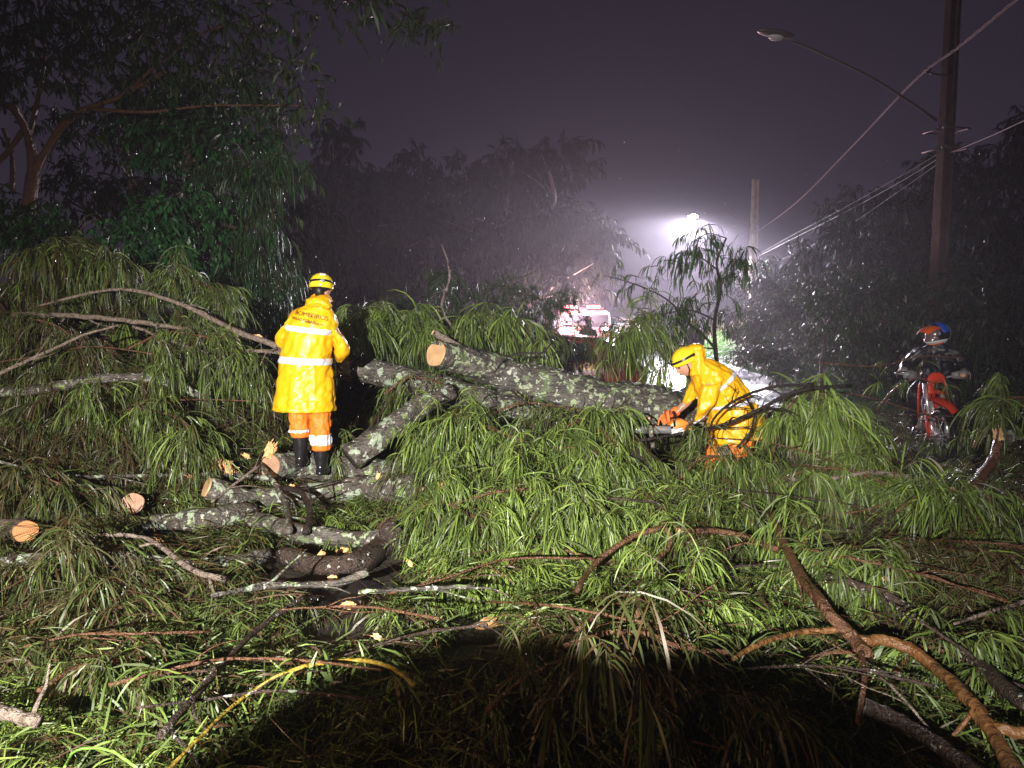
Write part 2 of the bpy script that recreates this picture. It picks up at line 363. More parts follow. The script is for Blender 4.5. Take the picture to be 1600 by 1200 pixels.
def sprays(Lv, rng, C, D, twl, nl, L, Wd, droop=1.7, tint=0.6, tvar=0.2, spread=0.7, seg=4, twig=True):
    """sprays of long leaves: twig from each C along D (arching down), nl leaves on each"""
    N = len(C); D = D / (np.linalg.norm(D, axis=1)[:, None] + 1e-9)
    k_ = np.exp(rng.normal(size=(N, 1)) * .28); spread = spread * rng.uniform(.55, 1.15, (N, 1, 1))
    twl = np.broadcast_to(twl, (N,)).astype(float); sc = 1.0
    t = rng.uniform(0.08, 1.0, (N, nl)); 
    base = C[:, None] + D[:, None] * (twl[:, None] * t)[..., None]; base[..., 2] -= 0.45 * twl[:, None] * t ** 2
    dr = D[:, None] * 0.7 + rng.normal(size=(N, nl, 3)) * spread * np.array([.85, .85, .6]) + np.array([0, 0, -0.6])
    LL = (L * k_ * rng.uniform(0.5, 1.2, (N, nl))).ravel(); WW = (Wd * np.sqrt(k_) * rng.uniform(0.6, 1.35, (N, nl))).ravel()
    tt = np.clip(np.broadcast_to(tint, (N,))[:, None] + rng.normal(size=(N, nl)) * tvar, 0.05, 1).ravel()
    dd = (droop * rng.uniform(0.6, 1.4, (N, nl))).ravel()
    Lv.add(*ribbons(base.reshape(-1, 3), dr.reshape(-1, 3), LL, WW, dd, tt, seg, rng))
    if twig:
        Lv.add(*ribbons(C - D * 0.05, D + np.array([0, 0, .1]), twl * 1.05, np.full(N, max(0.006, Wd * 0.8)), np.full(N, 0.9), np.full(N, 0.0), 4, rng))

# ------------------------------------------------------------------ terrain
def road_x(y): return 7.0 + 0.075 * (y - 14)            # right edge of the road
def ground_z(x, y):
    e = x - road_x(y) - 0.6
    z = 0.0
    if e > 0: z = min(e * 0.55, 1.3) + 0.35 * max(e - 2.4, 0) ** 0.9 if e > 2.4 else min(e * 0.55, 1.3)
    e2 = -4.5 - x
    if e2 > 0: z = -0.15 * min(e2, 3)
    if y < 8: z *= max(0, min(1, (y - 3) / 5))
    return min(z, 5.5)
xs = np.concatenate([np.arange(-260, -20, 20), np.arange(-20, 30, 1.0), np.arange(30, 262, 20)])
ys = np.concatenate([np.arange(-12, 60, 1.0), np.arange(60, 300, 16)])
V = [(x, y, ground_z(x, y) + 0.06 * mnoise.noise(Vector((x * .7, y * .7, 0))) - 0.03) for y in ys for x in xs]
nx = len(xs)
Fc = [(j * nx + i, j * nx + i + 1, (j + 1) * nx + i + 1, (j + 1) * nx + i) for j in range(len(ys) - 1) for i in range(nx - 1)]
tag(mesh_obj('ground', V, Fc, M['soil']), 'dark wet soil and verge beside the road', None, kind='structure')
rd = [(-4.2, 7.0)]; V = []
for y in np.arange(-12, 151, 3.0):
    for u in np.linspace(0, 1, 9): V.append((-4.2 + 0.075 * (y - 14) * (y > 14) + u * (road_x(y) + 4.2 - 0.075 * (y - 14) * (y > 14)), y, 0.045))
n = len(np.arange(-12, 151, 3.0))
Fc = [(j * 9 + i, j * 9 + i + 1, (j + 1) * 9 + i + 1, (j + 1) * 9 + i) for j in range(n - 1) for i in range(8)]
tag(mesh_obj('road', V, Fc, M['asphalt']), 'wet asphalt road running away behind the fallen tree', None, kind='structure')

def proj(p):
    y, z = p[..., 1], p[..., 2] - CZ
    fw = y * math.cos(TH) - z * math.sin(TH); up = y * math.sin(TH) + z * math.cos(TH)
    return 800 + F * p[..., 0] / fw, 600 - F * up / fw, fw

HILLS = [  # x, y, rx, ry, height of the heaps of broken crown
    (-5.6, 9.3, 2.4, 1.5, 2.2), (-7.5, 9.5, 2.2, 1.6, 2.4), (-4.2, 7.6, 1.5, .8, 1.25), (-2.9, 8.4, .8, .7, .9), (-5.2, 6.4, 1.3, .6, .75),
    (-2.6, 10.6, 1.0, 1.0, 1.3), (-0.9, 11.2, 1.4, 1.1, 1.75), (0.3, 11.2, .9, .8, 1.2), (-0.8, 9.4, 1.0, .5, 1.15), (0.6, 9.2, .8, .4, 1.0), (1.7, 9.4, .7, .5, .55), (2.2, 9.0, .4, .4, .5),
    (-0.35, 6.75, .6, .42, .78), (0.35, 6.35, .7, .45, .95), (1.0, 6.2, .6, .4, .9), (0.2, 5.6, .9, .4, .62), (1.2, 5.4, .7, .4, .5),
    (2.5, 5.9, .6, .4, .55), (3.0, 6.9, .8, .5, .85), (3.1, 5.9, .8, .5, .7), (4.2, 6.6, .6, .6, .45), (4.4, 5.2, .8, .6, .6), (5.9, 7.4, .9, .7, .55), (6.6, 9.2, 1.2, 1.0, .7), (2.5, 4.4, 1.2, .5, .35), (3.4, 8.2, .7, .7, .6),
    (0.4, 3.3, .9, .5, .35), (1.1, 3.7, .6, .4, .30), (-1.9, 4.5, .8, .4, .18), (-3.0, 5.1, .9, .4, .3),
]
def heap(x, y):
    h = 0.10 + 0 * x
    for hx, hy, rx, ry, hh in HILLS:
        h = np.maximum(h, hh * 1.05 * np.exp(-(((x - hx) / rx) ** 2 + ((y - hy) / ry) ** 2) * .8))
    h = np.minimum(h, 2.9)
    h = h * (1 - .9 * np.exp(-((x - 4.55) / .55) ** 2 - ((y - 8.2) / 1.4) ** 2))
    return h + 0.05 * np.sin(x * 5.1 + y * 3.3) * np.sin(y * 6.7 - x * 2) + 0.05
gx = np.arange(-13, 11.01, 0.12); gy = np.arange(1.6, 13.6, 0.12)
X, Y = np.meshgrid(gx, gy); rngL = np.random.default_rng(5)
Z = heap(X, Y) * 0.80 - 0.05 + rngL.normal(size=X.shape) * 0.02
V = np.stack([X, Y, Z], -1).reshape(-1, 3); nx = len(gx)
I = np.arange(len(gy) - 1)[:, None] * nx + np.arange(nx - 1)[None]
Fq = np.stack([I, I + 1, I + nx + 1, I + nx], -1).reshape(-1, 4)
# keep only the heap itself
ok = (Z.reshape(-1)[Fq].max(1) > 0.085)
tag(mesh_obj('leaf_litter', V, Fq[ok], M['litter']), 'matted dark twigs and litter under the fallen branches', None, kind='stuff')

# places where the photo shows wood, road or people in front of which no leaf hangs: (px0, py0, px1, py1, depth)
KEEP = [(425, 420, 545, 745, 7.2), (300, 690, 640, 765, 6.7), (400, 800, 640, 905, 5.8), (660, 520, 1060, 625, 7.9), (1010, 535, 1200, 690, 6.9),
        (980, 630, 1110, 690, 6.6), (1375, 515, 1500, 785, 9.2), (540, 610, 700, 705, 7.2), (140, 760, 300, 830, 6.2), (0, 800, 60, 860, 5.3),
        (470, 925, 600, 985, 4.9), (690, 945, 790, 1010, 4.5), (930, 625, 1110, 705, 6.7), (1000, 650, 1040, 700, 6.6), (1520, 660, 1590, 770, 6.2), (1110, 690, 1160, 740, 6.2), (1000, 570, 1230, 625, 16), (840, 470, 980, 590, 16)]
def allowed(C, ln=0.15):
    q = np.array(C, dtype=float); ok = np.ones(len(q), dtype=bool)
    for dz in (0.05, -ln):
        qq = q.copy(); qq[:, 2] += dz; px, py, fw = proj(qq)
        for x0, y0, x1, y1, d in KEEP:
            ok &= ~((px > x0) & (px < x1) & (py > y0) & (py < y1) & (q[:, 1] < d))
    return ok
def dry_lit_tint(x, y):  # older brown leaf patches; warm left light, bright middle painted in; right duller
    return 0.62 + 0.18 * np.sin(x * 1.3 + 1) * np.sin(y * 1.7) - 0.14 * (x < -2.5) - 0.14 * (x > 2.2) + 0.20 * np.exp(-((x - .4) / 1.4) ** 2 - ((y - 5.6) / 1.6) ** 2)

rng = np.random.default_rng(11)
Lv = Leaves()
def heap_cover(y0, y1, dens, L, Wd, nl, twl):
    n = int((y1 - y0) * 0.86 * (y0 + y1) * dens)
    y = rng.uniform(y0, y1, n); x = rng.uniform(-1, 1, n) * (0.86 * y + 0.3)
    z = heap(x, y)
    C = np.stack([x, y, z + rng.uniform(-.08, .10, n)], -1)
    # slope makes the curtains fall down the face that looks at the road side
    e = 0.08; sx = (heap(x + e, y) - heap(x - e, y)) / (2 * e); sy = (heap(x, y + e) - heap(x, y - e)) / (2 * e)
    a = 2.2 * np.sin(x * 1.1 + 2 * np.sin(y * .9)) + 1.7 * np.sin(y * 1.9 + x) + rng.normal(size=n) * .9 - 1.2
    D = np.stack([np.cos(a) * .8 - sx * .9, np.sin(a) * .8 - sy * .9 - .2, rng.uniform(-.1, .45, n)], -1)
    clear = rng.uniform(size=n) < np.clip((z - 0.10) * 5, 0.88, 1)      # thin cover where the road shows through
    ok = clear & allowed(C)
    C, D = C[ok], D[ok]
    sprays(Lv, rng, C, D, rng.uniform(.5, 1.2, len(C)) * twl, nl, L, Wd, tint=np.where(rng.uniform(size=len(C)) < .10 + .16 * (C[:, 0] < -1.2), .18, dry_lit_tint(C[:, 0], C[:, 1])) + rng.normal(size=len(C)) * .11, spread=.62 + .45 * (C[:, 0] < -1.0)[:, None, None] * (C[:, 1] < 7)[:, None, None] + .2 * (C[:, 0] > 1.8)[:, None, None])
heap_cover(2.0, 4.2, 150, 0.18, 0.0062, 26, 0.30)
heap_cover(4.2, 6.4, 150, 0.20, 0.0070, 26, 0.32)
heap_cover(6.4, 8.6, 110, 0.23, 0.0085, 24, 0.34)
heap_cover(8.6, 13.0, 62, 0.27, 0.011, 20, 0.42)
n = 42000; y = rng.uniform(2.1, 9.5, n); x = rng.uniform(-1, 1, n) * (.84 * y + .3); C = np.stack([x, y, heap(x, y) + rng.uniform(-.02, .13, n)], -1); okk = allowed(C); C = C[okk]; n = len(C)
a = rng.uniform(0, 2 * math.pi, n); Lv.add(*ribbons(C, np.stack([np.cos(a), np.sin(a), rng.normal(size=n) * .45], -1), rng.uniform(.06, .2, n), rng.uniform(.004, .010, n), rng.uniform(-.2, .9, n), np.clip(dry_lit_tint(C[:, 0], C[:, 1]) - .08 + rng.normal(size=n) * .22, .05, 1), 3, rng))   # torn single leaves lying every way
TW = Leaves(); n = 4200; y = rng.uniform(2.1, 11, n); x = rng.uniform(-1, 1, n) * (.84 * y + .3); C = np.stack([x, y, heap(x, y) + rng.uniform(-.06, .14, n)], -1); a = rng.uniform(0, 2 * math.pi, n)
okk = allowed(C); D = np.stack([np.cos(a), np.sin(a) * .7, rng.normal(size=n) * .22], -1); m_ = okk.sum()
TW.add(*ribbons(C[okk], D[okk], rng.uniform(.12, .3, m_) * (1 + .22 * C[okk][:, 1]), rng.uniform(.003, .008, m_), rng.uniform(-.3, 1.1, m_), np.clip(rng.normal(size=m_) * .2 + .05 + .3 * (rng.uniform(size=m_) < .15), 0, 1), 5, rng))
M['twig'] = leaf_mat('dead_twig', [(0.05, 0.022, 0.014), (0.09, 0.05, 0.03), (0.15, 0.11, 0.08)], trans=0.0)
tag(TW.build('fallen_twigs', M['twig']), 'countless thin brown twigs strewn through the fallen foliage', None, kind='stuff')
tag(Lv.build('fallen_foliage', M['leaf']), 'long narrow green leaves matted over the whole fallen crown', None, kind='stuff')

# ------------------------------------------------------------------ branches and logs
def rec_path(pts, lift=0.0):  # rows (px, py, depth) -> world; a point that would lie inside the heap is brought out onto it
    out = []
    for px, py, d in pts:
        if lift > 0:
            while d > 1.6:
                p = P(px, py, d)
                if p.z > float(heap(p.x, p.y)) + lift: break
                d -= .04
        out.append(P(px, py, d))
    for _ in range(2):   # smooth the depth steps that this leaves
        dd = [p.y for p in out]
        for i in range(1, len(out) - 1):
            px, py, _d = pts[i]; out[i] = P(px, py, min(dd[i], (dd[i - 1] + dd[i + 1]) / 2 + .15))
    return out

def limb_mesh(mb, path, r0, r1, seg=9, rough=0.25, seed=0, fine=0.0, per=6):
    Pn = cr(path, per)
    k = np.random.default_rng(seed + 77).normal(size=Pn.shape) * min(r0, .03) * 0.12; k[0] = k[-1] = 0
    V, Fc = tube(Pn + k, [r0, r1], seg, rough=rough, seed=seed, fine=fine); mb.add(V, Fc); return Pn

def side_twigs(mb, Pn, n, ln, r, seed, up=0.5, depth=1):
    g = random.Random(seed); ends = []
    for i in range(n):
        k = g.randint(len(Pn) // 6, len(Pn) - 2); a = Vector(Pn[k]); t = (Vector(Pn[k + 1]) - a).normalized()
        d = (t * 0.9 + Vector((g.uniform(-1, 1), g.uniform(-1, 1), g.uniform(-.5, 1) * up * 1.4))).normalized()
        L = ln * g.uniform(.45, 1.1); q = [a]; dd = d.copy()
        for j in range(5):
            dd = (dd + Vector((g.uniform(-.25, .25), g.uniform(-.25, .25), g.uniform(-.32, .12)))).normalized(); q.append(q[-1] + dd * L / 5)
        V, Fc = tube(q, [r, r * .3], 5); mb.add(V, Fc); ends.append((q[3], dd)); ends.append((q[5], dd))
        if depth > 1:
            for e in side_twigs(mb, np.array([list(v) for v in q]), 2, ln * .5, r * .55, g.randint(0, 9999), up): ends.append(e)
    return ends

def branch(name, label, cat, path, r0, r1, m, group=None, twigs=0, tl=0.5, leaves=0, L=0.22, Wd=0.011, tint=0.65, seed=1, rough=0.25, cutm=None, cutr=None, cut_end=False, tr=None, leafname='foliage', along=0, depth=1, rec=None, up=.5, seg=9, twl=.24, nl=24, droop=1.7, per=6, lm='leaf', lift=.12):
    path = [Vector(p) for p in (path if rec else rec_path(path, lift))]
    o = thing(name, label, cat, (0, 0, 0), group=group)
    mb = MB(); Pn = limb_mesh(mb, path, r0, r1, seg, rough, seed, fine=0.11 if r0 > .06 else 0, per=per)
    ends = side_twigs(mb, Pn, twigs, tl, tr or min(r1 * .6, .012), seed, up, depth) if twigs else []
    mb.build('limb', M[m], o)
    if cutm:
        cut_face(o, Pn, r0 if not cut_end else r1, cutm, cut_end, cutr)
    if leaves or along:
        g = np.random.default_rng(seed); lv = Leaves(); C = []; D = []
        for e, d in ends:
            for k in range(leaves): C.append(list(e + Vector(g.normal(size=3)) * .05)); D.append(list(d + Vector(g.normal(size=3)) * .5))
        for k in range(along):
            i = g.integers(len(Pn) // 5, len(Pn)); C.append(list(Vector(Pn[i]) + Vector(g.normal(size=3)) * .04)); D.append([g.normal(), g.normal() - .3, abs(g.normal()) * .5])
        C, D = np.array(C), np.array(D)
        sprays(lv, g, C, D, twl, nl, L, Wd, tint=tint + g.normal(size=len(C)) * .07, droop=droop)
        lv.build(leafname, M[lm], o)
    return o

def cut_face(o, Pn, r, cutm, at_end=False, rr=None):
    c = Vector(Pn[-1] if at_end else Pn[0]); t = (Vector(Pn[-1]) - Vector(Pn[-3])) if at_end else (Vector(Pn[0]) - Vector(Pn[2]))
    t.normalize(); r = rr or r
    V = [(0, 0, .004)]; n = 28
    for k, q in ((1, .5), (2, .97), (3, 1.0)):
        for j in range(n):
            a = 2 * math.pi * j / n; w = 1 + .05 * math.sin(2 * a + 1) + .03 * math.sin(5 * a)
            V.append((math.cos(a) * r * q * w, math.sin(a) * r * q * w, .004 if k < 3 else -.01))
    Fc = [(0, 1 + j, 1 + (j + 1) % n) for j in range(n)] + [(1 + k * n + j, 1 + (k + 1) * n + j, 1 + (k + 1) * n + (j + 1) % n, 1 + k * n + (j + 1) % n) for k in (0, 1) for j in range(n)]
    f = mesh_obj('cut_face', V, Fc, M[cutm], o, smooth=False)
    f.location = c + t * .014; f.rotation_euler = t.to_track_quat('Z', 'Y').to_euler()
    return f

LOGS = 'sawn logs of the fallen tree'
trunk = branch('fallen_trunk', 'thick lichen covered trunk lying across the road with round sawn end', 'tree trunk',
    [(682, 553, 7.5), (735, 566, 7.8), (800, 590, 8.0), (880, 613, 8.05), (960, 632, 8.05), (1040, 642, 8.1), (1120, 655, 8.3), (1230, 672, 8.8)], .135, .2, 'bark', seed=3, cutm='cut', cutr=.137, seg=26, rough=.22, per=10)
# the trunk swells away from the sawn end
tm = [c for c in trunk.children if c.name.startswith('limb')][0]; me = tm.data
Pn = cr(rec_path([(682, 553, 7.5), (735, 566, 7.8), (800, 590, 8.0), (880, 613, 8.05), (960, 632, 8.05), (1040, 642, 8.1), (1120, 655, 8.3), (1230, 672, 8.8)]), 10)
co = np.empty(len(me.vertices) * 3, dtype=np.float32); me.vertices.foreach_get('co', co); co = co.reshape(-1, 26, 3)
prof = np.interp(np.linspace(0, 1, len(Pn)), [0, .12, .3, .5, .7, .8, 1], [1, 1.12, 1.35, 1.48, 1.42, 1.15, 1.0])
cen = co.mean(1)[:, None]; co = cen + (co - cen) * prof[:, None, None]; me.vertices.foreach_set('co', co.astype(np.float32).ravel()); me.update()
tm.data.materials[0] = M['bark_green']

branch('log', 'mottled grey log lying left of the sawn trunk end behind the yellow coat', 'log', [(535, 572, 8.3), (600, 585, 8.2), (690, 606, 8.0), (780, 632, 7.9), (850, 655, 7.8)], .15, .13, 'bark', LOGS, seed=4, seg=18, rough=.3, cutm='cut_pink', lift=.03)
branch('log', 'slanting lichen spotted limb rising from the feet log to the trunk', 'log', [(548, 716, 6.85), (600, 676, 7.0), (650, 640, 7.25), (705, 612, 7.5)], .125, .10, 'bark', LOGS, seed=5, seg=18, rough=.35, cutm='bark_black', lift=.03)
branch('log', 'pale thin sawn stub lying on top of the trunk end', 'log', [(678, 520, 8.2), (705, 535, 8.2), (735, 551, 8.2)], .035, .04, 'bark_pale', LOGS, seed=6, cutm='cut', lift=.03)
branch('log', 'grey log behind the black boots with pink sawn face to the left', 'log', [(424, 729, 6.8), (470, 728, 7.08), (560, 733, 7.2), (650, 742, 7.2), (720, 750, 7.1)], .125, .12, 'bark', LOGS, seed=7, seg=18, rough=.25, cutm='cut_pink', cutr=.115, lift=.03)
branch('log', 'long grey log under the boots with small oval tan sawn face', 'log', [(325, 762, 6.3), (400, 782, 6.5), (480, 775, 6.65), (560, 765, 6.75), (650, 762, 6.8)], .10, .12, 'bark', LOGS, seed=8, seg=18, rough=.3, cutm='cut', cutr=.09, lift=.03)
branch('log', 'short log with pinkish sawn face turned right between dark twigs', 'log', [(206, 787, 6.0), (190, 789, 6.35), (150, 790, 6.7), (100, 790, 7.0)], .09, .08, 'bark_dark', LOGS, seed=9, seg=16, cutm='cut_pink', lift=.03)
branch('log', 'grey log running from the left toward the oval sawn face', 'log', [(390, 800, 6.2), (330, 812, 6.1), (250, 818, 6.0), (170, 822, 5.9)], .10, .07, 'bark', LOGS, seed=10, seg=16, cutm='bark', lift=.03)
branch('log', 'dim log entering at the left edge with bright orange sawn face', 'log', [(40, 830, 5.2), (25, 828, 5.5), (-40, 822, 5.9), (-140, 815, 6.3)], .078, .09, 'bark_pale', LOGS, seed=11, seg=16, cutm='cut_orange', lift=.03)
bl = branch('log', 'curved dark broken log with torn orange wood at its raised end', 'log', [(440, 866, 5.7), (500, 882, 5.65), (555, 878, 5.6), (595, 858, 5.6), (618, 828, 5.65)], .06, .095, 'bark_dark', LOGS, seed=12, seg=18, rough=.35, lift=.03)
branch('log', 'greenish lichened log lying behind the curved broken log', 'log', [(395, 812, 6.2), (470, 832, 6.0), (540, 842, 5.9), (600, 838, 5.9)], .075, .06, 'bark_green', LOGS, seed=13, seg=14, rough=.4, lift=.03)
branch('log', 'rough grey limb lying flat left of the curved broken log', 'log', [(-20, 880, 5.3), (80, 872, 5.35), (200, 874, 5.4), (330, 882, 5.4), (420, 868, 5.45)], .035, .055, 'bark', LOGS, seed=14, seg=12, rough=.3, lift=.03)
branch('log', 'lichened stump of limb poking from foliage right of centre', 'log', [(905, 655, 6.9), (868, 672, 6.8), (838, 692, 6.7), (815, 720, 6.6)], .07, .06, 'bark', LOGS, seed=15, seg=14, rough=.4, lift=.03)
branch('log', 'small upright cut stub with pale oval face beside the knees', 'log', [(1128, 700, 6.15), (1146, 730, 6.1), (1160, 765, 6.0), (1178, 810, 5.8)], .045, .05, 'bark_pale', LOGS, seed=16, seg=12, cutm='cut', lift=.03)
branch('log', 'tiny upright cut twig with pale face in front of the saw bar', 'log', [(1013, 655, 6.55), (1017, 675, 6.55), (1020, 700, 6.5)], .022, .022, 'bark', LOGS, seed=17, seg=10, cutm='cut', lift=.03)
branch('log', 'mottled log half buried right of the motorcycle wheel', 'log', [(1480, 695, 9.3), (1530, 690, 9.3), (1600, 680, 9.3), (1700, 672, 9.4)], .10, .11, 'bark', LOGS, seed=18, seg=14, lift=.03)

def torn(name, label, c, size, seed, cat='wood splinter', grp='torn chunks of orange wood', m='wood_raw', n=7, d=(1, 0, .2)):
    """a chunk of torn wood: jagged slivers fused at one end"""
    g = random.Random(seed); mb = MB(); d = Vector(d).normalized(); s = d.orthogonal().normalized(); u = d.cross(s)
    c = Vector(c)
    mb.ball(c, (size * .46, size * .22, size * .26), rot=d.to_track_quat('X', 'Z').to_matrix(), nu=14, nv=9, fn=lambda n_: 1 + .75 * mnoise.noise(n_ * 2.6 + Vector((seed, 0, 0))))
    for i in range(n):
        a = c + s * g.uniform(-.16, .16) * size + u * g.uniform(-.14, .14) * size
        sg = 1 if g.random() < .7 else -1
        b = a + (d * sg + s * g.uniform(-.45, .45) + u * g.uniform(-.4, .4)) * size * g.uniform(.3, .72)
        V, Fc = tube([a - d * .05 * size, (a + b) / 2 + s * g.uniform(-.04, .04) * size, b], [size * .12, size * .085, size * .015], 4); mb.add(V, Fc)
    o = mb.build(name, M[m], smooth=False); tag(o, label, cat, grp); return o
def part_torn(parent, c, size, seed, d, m='wood_raw', n=8):
    o = torn('torn_wood', None, c, size, seed, None, None, m, n, d); o.parent = parent; return o
part_torn(bl, P(622, 850, 5.6), .15, 3, (.6, -.3, .4)); part_torn(bl, P(535, 862, 5.55), .10, 5, (-1, 0, -.2), n=5)
torn('wood_splinter', 'torn orange slab with a knot hole left of the boots', P(345, 729, 6.75), .24, 21, d=(1, 0, -.15), n=8)
torn('wood_splinter', 'upright orange splinter above the pink sawn face', P(421, 705, 6.78), .16, 22, d=(.3, 0, 1), n=7)
torn('wood_splinter', 'ragged yellow chunk lying lowest under the curved log', P(440, 898, 5.3), .17, 23, d=(-1, 0, -.2))
torn('wood_splinter', 'round orange chunk just left of the lowest yellow chunk tip', P(466, 885, 5.35), .13, 24, d=(.1, 0, 1), n=4)
torn('wood_splinter', 'orange wedge sticking out of the lichened log joint', P(468, 868, 5.4), .12, 25, d=(.4, 0, 1), n=5)
torn('wood_splinter', 'thin pale chip on the flat grey limb', P(378, 858, 5.5), .08, 26, d=(1, 0, .5), n=4)
torn('wood_splinter', 'orange knot face half hidden by hanging leaves', P(692, 764, 6.2), .13, 27, d=(.2, -.5, 1), n=4)
torn('wood_splinter', 'small orange flake beside the hidden knot face', P(655, 766, 6.3), .06, 28, d=(1, 0, 1), n=3)
torn('wood_splinter', 'small square yellow chip on the thin grey stick', P(618, 922, 5.0), .05, 29, d=(1, 0, 0), n=2)
torn('wood_splinter', 'orange chip below the dim grey limb', P(198, 902, 5.2), .06, 30, d=(.2, 0, 1), n=3)
torn('wood_splinter', 'little orange chip alone in the left leaves', P(183, 900, 5.3), .045, 31, d=(1, 0, 0), n=2)
torn('wood_splinter', 'orange chip upright on the end of the grey log', P(592, 748, 6.55), .09, 32, d=(.1, 0, 1), n=3)
torn('wood_splinter', 'pale tan scrap of wood on the arching branch beside the yellow coat', P(404, 527, 7.3), .09, 33, d=(1, 0, -.2), n=4)
torn('wood_splinter', 'pale split wood strips under the right hand foliage', P(1495, 775, 5.9), .22, 34, d=(1, -.1, .1), n=9)
torn('wood_splinter', 'pale split strip low in the leaves at right', P(1480, 916, 4.7), .14, 35, d=(1, 0, .1), n=5)
torn('wood_splinter', 'small orange chip under the upright cut stub', P(1108, 737, 6.0), .04, 36, d=(0, 0, 1), n=2)
torn('wood_splinter', 'large tan slab of bark lying on the wet road', P(752, 985, 4.25), .22, 37, d=(.5, .3, .15), n=9)
torn('wood_splinter', 'pale cut wood below the upright stub', P(1136, 722, 6.05), .09, 38, d=(.5, 0, -1), n=3, m='wood_raw')

rg2 = random.Random(5)
CH = [(500, 870, 5.3, 'beside the torn end of the curved log'), (520, 905, 5.2, 'under the grey curving stick'), (300, 745, 6.6, 'left of the torn slab with the knot hole'), (385, 712, 6.8, 'above the torn slab with the knot hole'), (590, 995, 4.4, 'on the wet road'), (545, 945, 4.8, 'at the edge of the wet road'), (250, 840, 5.9, 'among leaves right of the orange sawn face'), (640, 880, 5.4, 'right of the curved log end'), (455, 760, 6.4, 'on the long grey log'), (1160, 742, 5.9, 'right of the upright cut stub'), (1255, 845, 5.1, 'in the leaves below the drooping tassel'), (1385, 905, 4.9, 'over the rough diagonal limb')]
for k, (px, py, d, w_) in enumerate(CH):
    torn('wood_chip', 'small orange wood chip ' + w_, rec_path([(px, py, d)] * 2, .05)[0], rg2.uniform(.05, .10), 60 + k, 'wood chip', 'orange wood chips', d=(rg2.uniform(-1, 1), rg2.uniform(-.5, .5), rg2.uniform(-.2, .6)), n=3)

STK = 'bare broken branches'
def stick(label, pts, r0, r1, m='bark_dark', seed=1, twigs=0, tl=.4, **k):
    k.setdefault('lift', .20 if max(p[2] for p in pts) < 5.3 else .12)
    return branch('branch', label, 'branch', pts, r0, r1, m, STK, seed=seed, twigs=twigs, tl=tl, **k)
stick('long pale branch arching from upper left to the yellow coat', [(60, 478, 8.0), (155, 455, 8.0), (215, 455, 7.9), (290, 478, 7.7), (370, 518, 7.4), (430, 540, 7.2), (445, 560, 7.2)], .012, .034, 'bark_pale', 41, 5)
stick('straight pale pinkish branch under the long arching one', [(20, 492, 8.0), (90, 492, 8.0), (180, 499, 7.9), (260, 510, 7.9), (340, 520, 7.8)], .03, .022, 'bark_pale', 42, 3)
stick('thin pale branch rising from the left edge', [(-20, 592, 6.8), (60, 556, 7.0), (130, 524, 7.2), (185, 508, 7.3)], .018, .01, 'bark_pale', 43, 3)
stick('short pale stick below the long arching branch', [(208, 510, 7.5), (260, 530, 7.4), (325, 552, 7.3)], .016, .012, 'bark_pale', 44, 1)
stick('thick mossy limb bending through the left foliage', [(-30, 615, 7.3), (60, 608, 7.4), (160, 592, 7.5), (240, 592, 7.6), (300, 612, 7.6), (330, 632, 7.6)], .05, .045, 'bark', 45, 3)
stick('pale crooked branch meeting the coat at waist height', [(385, 548, 7.3), (420, 549, 7.2), (442, 552, 7.15)], .018, .02, 'bark_pale', 46, 0)
stick('long thin straight branch left of the pink sawn face', [(-20, 716, 6.6), (90, 742, 6.7), (200, 744, 6.8), (330, 741, 6.8), (440, 748, 6.8)], .012, .024, 'bark', 47, 6)
stick('thin dark twig crossing the oval sawn face', [(330, 785, 6.15), (372, 752, 6.4), (405, 728, 6.6)], .01, .012, 'bark_pale', 48, 2)
stick('dark lichened branch drooping between the logs', [(405, 725, 6.7), (430, 755, 6.4), (448, 795, 6.1), (452, 830, 5.9)], .02, .03, 'bark', 49, 4)
stick('dark hooked branch left of the boots log', [(440, 762, 6.3), (470, 770, 6.1), (484, 800, 5.9), (478, 832, 5.8)], .02, .03, 'bark_black', 50, 4)
stick('grey stick curving under the curved broken log', [(330, 930, 5.0), (430, 915, 5.05), (520, 912, 5.1), (575, 893, 5.2)], .012, .026, 'bark', 51, 4)
stick('bent pale stick with downward tip left of centre', [(150, 835, 5.6), (230, 842, 5.6), (300, 890, 5.3), (352, 905, 5.2)], .012, .02, 'bark_pale', 52, 2)
stick('thin tan stick lying right of the hidden knot face', [(560, 925, 5.0), (650, 920, 5.0), (740, 916, 5.0)], .012, .014, 'bark', 53, 2)
stick('dark thin diagonal stem from the road to lower left', [(480, 930, 4.6), (400, 985, 4.2), (330, 1060, 3.8), (250, 1150, 3.4)], .012, .015, 'bark_dark', 54, 5)
stick('reddish stem arching over the lower left leaves', [(170, 1070, 3.7), (250, 1050, 3.8), (350, 1030, 3.9), (470, 1032, 3.9), (600, 1048, 3.9)], .009, .006, 'bark_brown', 55, 3)
stick('bright yellow bowed stem ending at the dark shadow', [(235, 1230, 2.9), (300, 1165, 3.05), (380, 1090, 3.25), (460, 1046, 3.4), (540, 1032, 3.5), (605, 1040, 3.5), (650, 1072, 3.45)], .007, .011, 'stem_yellow', 56, 0, along=26, L=.2, Wd=.013, tint=.7, twl=.08, nl=2)
stick('green looped stem in the lower left corner', [(100, 1200, 2.9), (120, 1172, 2.95), (170, 1172, 3.0), (215, 1200, 2.95)], .005, .005, 'stem_green', 57, 0)
stick('pale cut limb end at the lower left edge', [(-60, 1105, 3.5), (0, 1112, 3.5), (60, 1128, 3.45)], .03, .025, 'bark_pale', 58, 1)
stick('brown forked branch with cut top rising right of centre', [(900, 925, 4.3), (930, 880, 4.45), (980, 843, 4.6), (1030, 825, 4.7), (1037, 815, 4.72)], .015, .02, 'bark_brown', 59, 0)
